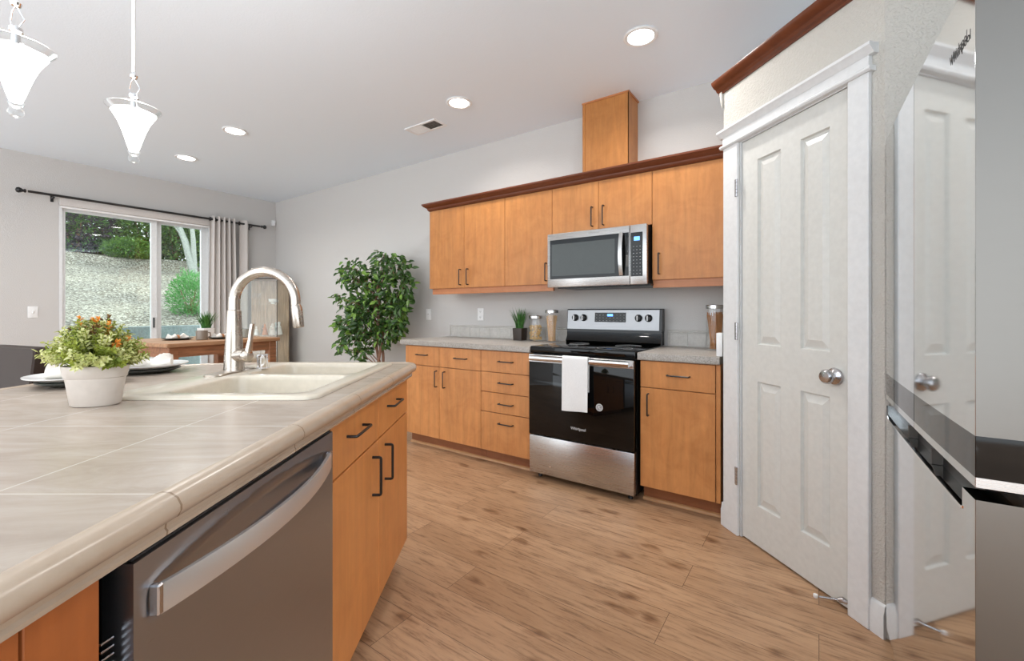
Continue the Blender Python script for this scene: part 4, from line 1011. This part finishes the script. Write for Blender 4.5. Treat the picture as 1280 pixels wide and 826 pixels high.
for (lt, d, l1, l2, l3) in ((-1.485, 1.50, 'dark base and shadow disc under the plate left of the potted foliage', 'white dinner plate left of the potted foliage', 'cream napkin on the left island plate'), (-1.49, 1.80, 'dark base and shadow disc under the plate right of the potted foliage', 'white dinner plate right of the potted foliage', 'cream napkin on the right island plate')):
    m = plate(ISL, lt, d, CT + .001, .105, None, '', None); m.origin = frame(Vector(at(ISL, lt, d, CT)), YAW); tag(m.build('plate_and_shadow_disc', M['plate_and_shadow']), l1, 'plate', 'dark shadow discs under the island plates')  # dark disc as base and painted shadow under the white plate
    m = plate(ISL, lt, d, CT + .0195, .132, None, '', None)
    m.origin = frame(Vector(at(ISL, lt, d, CT + .0195)), YAW); tag(m.build('dinner_plate', M['ceramic']), l2, 'plate', 'white plates on the island')
    napkin(ISL, lt, d, CT + .0235, .075, False, .5, None, l3)

# counter stool at the seating side
cs = isl_root('counter_stool', -1.92, 1.56, 0, 'dark brown leather counter stool behind the island left edge', 'stool')
m = MB(ISL); lp = []
def sboard(x0, x1, y, z0, z1, th, r, bowy=0):
    loops = []
    return rrect
CHR = frame(Vector(at(ISL, -1.935, 1.69, 0)), YAW + R_(-22))
m = MB(CHR)
sec = rrect(-.20, .20, .66, 1.03, .035, 0, 5)
m.loft([[(p[0] * k, y - .10 * (p[1] - .66) * -1 + .02 * (p[0] / .2) ** 2 * -1, .845 + (p[1] - .845) * k) for p in sec] for y, k in ((-.024, .97), (-.018, .995), (.0, 1), (.018, .995), (.024, .97))])
m.build('backrest', M['leather'], cs)
m = MB(CHR); m.box(-.20, .20, -.42, .01, .60, .67, .02, 3); m.build('seat', M['leather'], cs)
for x in (-.17, .17):
    for y in (-.38, -.01):
        m = MB(CHR); m.prism([(x - .018, y - .018), (x + .018, y - .018), (x + .018, y + .018), (x - .018, y + .018)], 0, .602, 'z'); m.build('leg', M['darkwood'], cs)
m = MB(CHR); m.box(-.155, .155, -.392, -.37, .20, .23, .003); m.box(-.155, .155, -.02, 0, .28, .31, .003); m.build('foot_rail', M['darkwood'], cs)

# ------------------------------------------------------------------ dining table by the glass door
TB = frame((-4.14, 1.25, 0), math.atan2(.94, -.16)); TH = .912
# local x along the long edge seen from the kitchen, local y toward the glass door
tb = root('counter_height_table', at(TB, .48, .45, 0), rzof(TB), 'rustic brown wooden table beside the sliding glass door', 'table')
m = MB(TB); m.box(0, .97, 0, .92, TH - .032, TH, .003); m.build('tabletop', M['tabletop'], tb, smooth=False)
m = MB(TB)
for b in ((.03, .94, .03, .05), (.03, .94, .87, .89), (.03, .05, .05, .87), (.92, .94, .05, .87)): m.box(*b, TH - .115, TH - .032)
m.build('apron', M['table'], tb, smooth=False)
for x in (.025, .875):
    for y in (.025, .825):
        m = MB(TB); m.box(x, x + .07, y, y + .07, 0, TH - .032, .003); m.build('leg', M['table'], tb, smooth=False)
def tbl_set(x, y, l1, l2):
    m = plate(TB, x, y, TH + .001, .115, None, '', None); m.origin = frame(Vector(at(TB, x, y, TH)), rzof(TB)); tag(m.build('plate_and_shadow_disc', M['plate_and_shadow']), l1, 'plate', 'dark plates on the wooden table')
    napkin(TB, x, y, TH + .0045, .075, True, .15, None, l2)
tbl_set(.31, .46, 'dark plate at the left end of the wooden table', 'cream napkin in copper ring at table left end')
tbl_set(.585, .28, 'dark plate on the wooden table in front of white planter', 'cream napkin in copper ring in front of the white planter')
tp_ = root('potted_grass', at(TB, .64, .62, TH), rzof(TB), 'green grass in a white square planter on the wooden table', 'potted plant')
m = MB(TB); m.loft([rrect(.64 - w, .64 + w, .62 - w, .62 + w, .008, z, 3) for w, z in ((.046, TH + .001), (.055, TH + .09), (.055, TH + .092), (.049, TH + .092), (.047, TH + .08))]); m.build('planter', M['ceramic'], tp_)
blades(TB, (.64, .62, TH + .08), 120, .185, (.036, .085), .0058, tp_)
def mug(x, y, r, h, mat, lbl, flare=1.0):
    g = root('mug', at(TB, x, y, TH), rzof(TB), lbl, 'mug')
    m = MB(TB); m.lathe([(0, 0), (r * .9, 0), (r, .006), (r * flare, h), (r * flare - .005, h), (r - .006, .008), (0, .008)], (x, y, TH + .001), 28); m.build('cup', M[mat], g)
    m = MB(TB); m.tube([(x + r * .9, y, TH + h * .8), (x + r + .024, y, TH + h * .75), (x + r + .028, y, TH + h * .4), (x + r * .9, y, TH + h * .2)], .005, 8); m.build('handle', M[mat], g)
mug(.40, .26, .045, .082, 'mug_brown', 'taupe mug on the wooden table left of the white planter')
mug(.80, .30, .052, .085, 'mug_grey', 'pale grey mug on the wooden table behind the faucet', 1.12)

# ------------------------------------------------------------------ glass display cabinet
GC = frame(Vector(at(ISL, -3.25, 5.6, 0)), YAW)
gc = root('display_cabinet', at(GC, 0, .15, 0), YAW, 'tall glass display cabinet standing in the room corner', 'display cabinet')
w2 = .25; dp = .30; HT = 1.594
m = MB(GC); m.box(-w2, w2, dp - .015, dp, .0, HT); m.box(-w2, w2, 0, dp, 0, .08); m.box(-w2, w2, 0, dp, HT - .02, HT); m.build('frame', M['cabwood'], gc, smooth=False)
m = MB(GC); m.box(-w2 + .003, w2 - .003, .001, .005, .08, HT - .02); m.build('glass_door', M['greenglass'], gc, smooth=False)
for x in (-w2 + .001, w2 - .005):
    m = MB(GC); m.box(x, x + .004, .006, dp - .016, .08, HT - .02); m.build('side_glass', M['greenglass'], gc, smooth=False)
m = MB(GC); m.box(w2 - .007, w2 + .001, -.001, .007, .08, HT - .02); m.box(-w2, w2, -.002, .006, HT - .02, HT); m.build('metal_edge', M['slot'], gc, smooth=False)
ZS = [.50, .86, 1.26]
for z in ZS:
    m = MB(GC); m.box(-w2 + .008, w2 - .008, .010, dp - .018, z - .006, z); m.build('shelf', M['greenglass'], gc, smooth=False)
def figure(x, y, z, h, mat, lbl, rnd):
    m = solo(GC, at(GC, x, y, z)); r = h * .26
    m.lathe([(0, 0), (r, 0), (r * .95, h * .08), (r * .62, h * .45), (r * .55, h * .62), (r * .3, h * .72), (r * .36, h * .80), (r * .42, h * .88), (r * .3, h * .97), (0, h)], (x, y, z + .0005), 14)
    m.tube([(x - r * .5, y - .01, z + h * .6), (x, y - r * .8, z + h * .5), (x + r * .5, y - .01, z + h * .6)], h * .06, 6)
    return tag(m.build('figurine', mat), lbl, 'figurine', 'small figurines in the display cabinet')
rnd = random.Random(5)
cc = [M['ceramic'], M['mug_grey'], M['twine'], M['potwhite'], M['mug_brown']]
fl = [(-.06, .08, .11, 0), (0, .12, .13, 4), (.055, .07, .14, 2), (.10, .14, .12, 0), (.15, .08, .15, 3), (.19, .16, .17, 0), (.12, .22, .16, 1)]
nm = ['white figurine leftmost in the display cabinet lower group', 'taupe figurine beside the leftmost white one', 'copper coloured figurine in the display cabinet', 'short white figurine in the middle of the display group', 'cream figurine second from the right in the group', 'tall white figurine at the right end of group', 'grey figurine standing at the back of the group']
for (x, y, h_, k), l in zip(fl, nm): figure(x, y, .86, h_, cc[k], l, rnd)
m = solo(GC, at(GC, .13, .12, 1.26)); m.lathe([(0, 0), (.03, 0), (.02, .008), (.045, .03), (.052, .065), (.048, .065), (.04, .032), (0, .02)], (.13, .12, 1.2605), 20); m.tube([(.175, .12, 1.31), (.20, .12, 1.305), (.195, .12, 1.28), (.17, .12, 1.285)], .004, 6); tag(m.build('teacup', M['ceramic']), 'white teacup on the glass shelf of display cabinet', 'cup')
for k, x in enumerate((-.05, -.12)):
    m = solo(GC, at(GC, x, .13, 1.26)); m.lathe([(0, 0), (.022, 0), (.004, .006), (.004, .06), (.025, .09), (.028, .14), (.026, .14), (.022, .09), (0, .066)], (x, .13, 1.2605), 18); tag(m.build('wine_glass', M['glass']), 'clear stem glass on display cabinet shelf, %s' % ('nearer the teacup' if k == 0 else 'farther from the teacup'), 'glass', 'stem glasses in the display cabinet')

# ------------------------------------------------------------------ ficus
fx, fy = -3.70, 2.88
fk = root('ficus_tree', (fx, fy, 0), 0, 'tall artificial ficus tree with twisted trunk beside the cabinets', 'plant')
m = MB(); m.lathe([(0, 0), (.12, 0), (.15, .26), (.155, .28), (.14, .28), (.135, .25)], (fx, fy, .001), 28); m.build('pot', M['darkpot'], fk)
m = MB(); m.lathe([(0, .245), (.135, .25), (.135, .24), (0, .24)], (fx, fy, 0), 24); m.build('soil', M['soil'], fk)
def fpt(px, py, dd=0):   # place a crown point on the plant's own plane, facing the kitchen
    d = 4.46 + dd; lt = (px - 640) / F_PX * d; z = CAM_H - (py - HOR) * d / F_PX
    return Vector(at(ISL, lt, d, z))
m = MB(); rnd = random.Random(11)
base = Vector((fx, fy, .25))
for s in range(3):
    pts = []
    for k in range(30):
        t = k / 29; z = .25 + t * 1.28; a = t * 9 + s * 2.09; r = .020 + .012 * math.sin(t * 3)
        off = Vector((.02 + .03 * math.sin(t * 5), .0, 0)); pts.append(Vector((fx + r * math.cos(a), fy + r * math.sin(a), z)) + off)
    m.tube(pts, [.017 - .009 * k / 29 for k in range(30)], 8)
m.build('trunk', M['bark'], fk)
lobes = [(490, 334, 26, 18, .8), (503, 362, 15, 26, .8), (476, 355, 22, 20, .9), (442, 336, 18, 14, .7), (430, 346, 8, 12, .4), (452, 352, 20, 14, .8), (445, 378, 22, 14, .8), (424, 372, 6, 6, .25), (468, 380, 26, 16, 1.), (492, 388, 18, 20, 1.),
         (440, 398, 18, 14, .8), (425, 403, 7, 10, .35), (462, 405, 26, 16, 1.), (488, 412, 20, 14, .9), (497, 402, 10, 16, .5), (440, 425, 14, 16, .7), (452, 440, 12, 12, .5), (475, 425, 16, 10, .5), (427, 433, 8, 8, .3), (446, 415, 16, 10, .7), (481, 322, 16, 10, .5)]
lm = MB(); br = MB()
for (cx, cy, rx, ry, wt) in lobes:
    cz = fpt(cx, cy, rnd.uniform(-.05, .05)); k0 = Vector((fx + .03, fy, max(.6, cz.z - .22)))
    mid = k0.lerp(cz, .5) + Vector((0, 0, .04)); br.tube([k0, mid, cz], [.006, .004, .002], 5)
    for i in range(int(rx * ry * .40 * wt) + 12):
        while True:
            u = Vector((rnd.uniform(-1, 1), rnd.uniform(-1, 1), rnd.uniform(-1, 1)))
            if u.length < 1: break
        p = fpt(cx + u.x * rx * 1.0, cy + u.y * ry * 1.0, u.z * .24)
        d = Vector((u.x * .5 * math.cos(YAW), u.x * .5 * math.sin(YAW), 0)) + Vector((rnd.uniform(-.7, .7), rnd.uniform(-.9, .5), rnd.uniform(-1.0, .15)))
        nrm = Vector((rnd.uniform(-.4, .6), -.8 + rnd.uniform(-.4, .4), rnd.uniform(.2, 1)))
        lm.leaf(p, d, nrm, rnd.uniform(.058, .085), rnd.uniform(.031, .044), mi=0 if rnd.random() < .8 else 1)
        if i % 9 == 0: br.tube([cz, (cz + p) / 2 + Vector((0, 0, .01)), p], .0015, 4)
br.build('branches', M['bark'], fk)
lm.build('foliage', [M['ficus'], M['ficus_lt']], fk, recalc=False)

# ------------------------------------------------------------------ garden beyond the glass
m = MB(); m.box(-8.6, -6.64, -4, 8, -.12, -.06); struct('patio', m, M['concrete'], smooth=False)
m = MB(); m.box(-8.8, -8.6, -6, 10, -.1, .93, .01); struct('retaining_wall', m, M['concrete'], smooth=False)
m = MB(); NX, NY = 30, 50; rows = []
for i in range(NX + 1):
    u = i / NX; x = -8.78 - u * 10
    rows.append([(x, -8 + 22 * j / NY, .90 + 1.42 * min(1, (u * 10) / 5.3) + .04 * u * 10 * (u > .5) + .07 * noise.noise(Vector((x * .9, j * .4, 0)))) for j in range(NY + 1)])
vs = [[m.v(p) for p in r] for r in rows]
for i in range(NX):
    for j in range(NY): m.f([vs[i][j], vs[i + 1][j], vs[i + 1][j + 1], vs[i][j + 1]])
tag(struct('garden_slope', m, M['mulch'], ang=80), 'slope of pale wood chip mulch', 'ground')
def gpt(px, py, d):
    return Vector(at(ISL, (px - 640) / F_PX * d, d, CAM_H - (py - HOR) * d / F_PX))
def shrub(c, r, n, L, mats, lbl, name='shrub', seed=1, group=None, upright=0, w=.5):
    rn = random.Random(seed); s = root(name, (c.x, c.y, c.z - r[2]), 0, lbl, 'shrub', group); m = MB()
    for i in range(n):
        while True:
            u = Vector((rn.uniform(-1, 1), rn.uniform(-1, 1), rn.uniform(-1, 1)))
            if .35 < u.length < 1: break
        nz = 1 + .25 * noise.noise(u * 2.3 + Vector((seed, 0, 0)))
        p = c + Vector((u.x * r[0], u.y * r[1], u.z * r[2])) * nz
        d = u + Vector((rn.uniform(-.8, .8), rn.uniform(-.8, .8), rn.uniform(-.6, .8) + upright))
        m.leaf(p, d, Vector((rn.uniform(-1, 1), rn.uniform(-1, 1), 1)), L * rn.uniform(.7, 1.3), L * w, mi=0 if rn.random() < .6 else len(mats) - 1)
    m.build('leaves', [M[k] for k in mats], s, recalc=False)
    t = MB(); t.tube([(c.x, c.y, c.z - r[2] - .1), (c.x, c.y, c.z)], [.05, .02], 6)
    for k in range(5):
        a = k * 1.26; t.tube([(c.x, c.y, c.z - r[2] * .7), (c.x + math.cos(a) * r[0] * .6, c.y + math.sin(a) * r[1] * .6, c.z + r[2] * .3)], [.02, .006], 5)
    t.build('stems', M['bark'], s)
shrub(gpt(97, 285, 10.9), (.7, .75, .95), 4200, .10, ['purple', 'shrub_dk'], 'dark purple shrub at the left of the garden slope', seed=2)
shrub(gpt(60, 272, 12.4), (.9, .75, 1.95), 3200, .13, ['shrub_dk', 'shrub'], 'dark hedge shrub at the far left outside', seed=9)
shrub(gpt(128, 272, 12.4), (.9, .80, 1.95), 4600, .13, ['shrub', 'shrub_dk'], 'leafy green hedge shrub behind the purple shrub', seed=3)
shrub(gpt(183, 272, 12.4), (.9, .75, 1.95), 4600, .13, ['shrub', 'shrub_dk'], 'tall leafy green hedge shrub left of the door mullion', seed=4)
shrub(gpt(162, 312, 11.1), (.40, .55, .26), 2200, .08, ['shrub', 'shrub_dk'], 'low rounded bright green shrub at the top of the mulch', seed=5)
shrub(gpt(220, 274, 12.4), (.8, .60, 1.95), 4200, .13, ['shrub_dk', 'shrub'], 'dark hedge shrub behind the birch trunks', seed=7)
shrub(gpt(262, 276, 12.4), (.8, .65, 1.95), 3600, .13, ['shrub_dk', 'shrub'], 'dark hedge shrub right of the birch trunks', seed=8)
shrub(gpt(239, 372, 8.1), (.34, .34, .50), 3600, .055, ['bush', 'bush'], 'bright green feathery bush behind the right glass pane', seed=10, upright=.5, w=.26)
bt = root('birch_tree', tuple(gpt(242, 335, 11.2)), 0, 'pale birch trunks leaning outside the right glass pane', 'tree')
m = MB(); A0 = gpt(243, 335, 11.2)
for tgt, r in ((gpt(207, 240, 11.2), .075), (gpt(236, 235, 11.4), .055)):
    m.tube([A0 + Vector((0, 0, -.2)), A0.lerp(tgt, .35) + Vector((.05, 0, 0)), A0.lerp(tgt, .7), tgt, tgt + (tgt - A0) * .5], [r * 1.3, r, r * .8, r * .6, r * .4], 10)
m.build('trunk', M['birch'], bt)
m = MB()
for k in range(6):
    a = A0.lerp(gpt(207, 240, 11.2), .4 + k * .1); m.tube([a, a + Vector((rnd.uniform(-.2, .2), rnd.uniform(-.5, .5), .6))], [.02, .008], 6)
m.build('branches', M['birch'], bt)
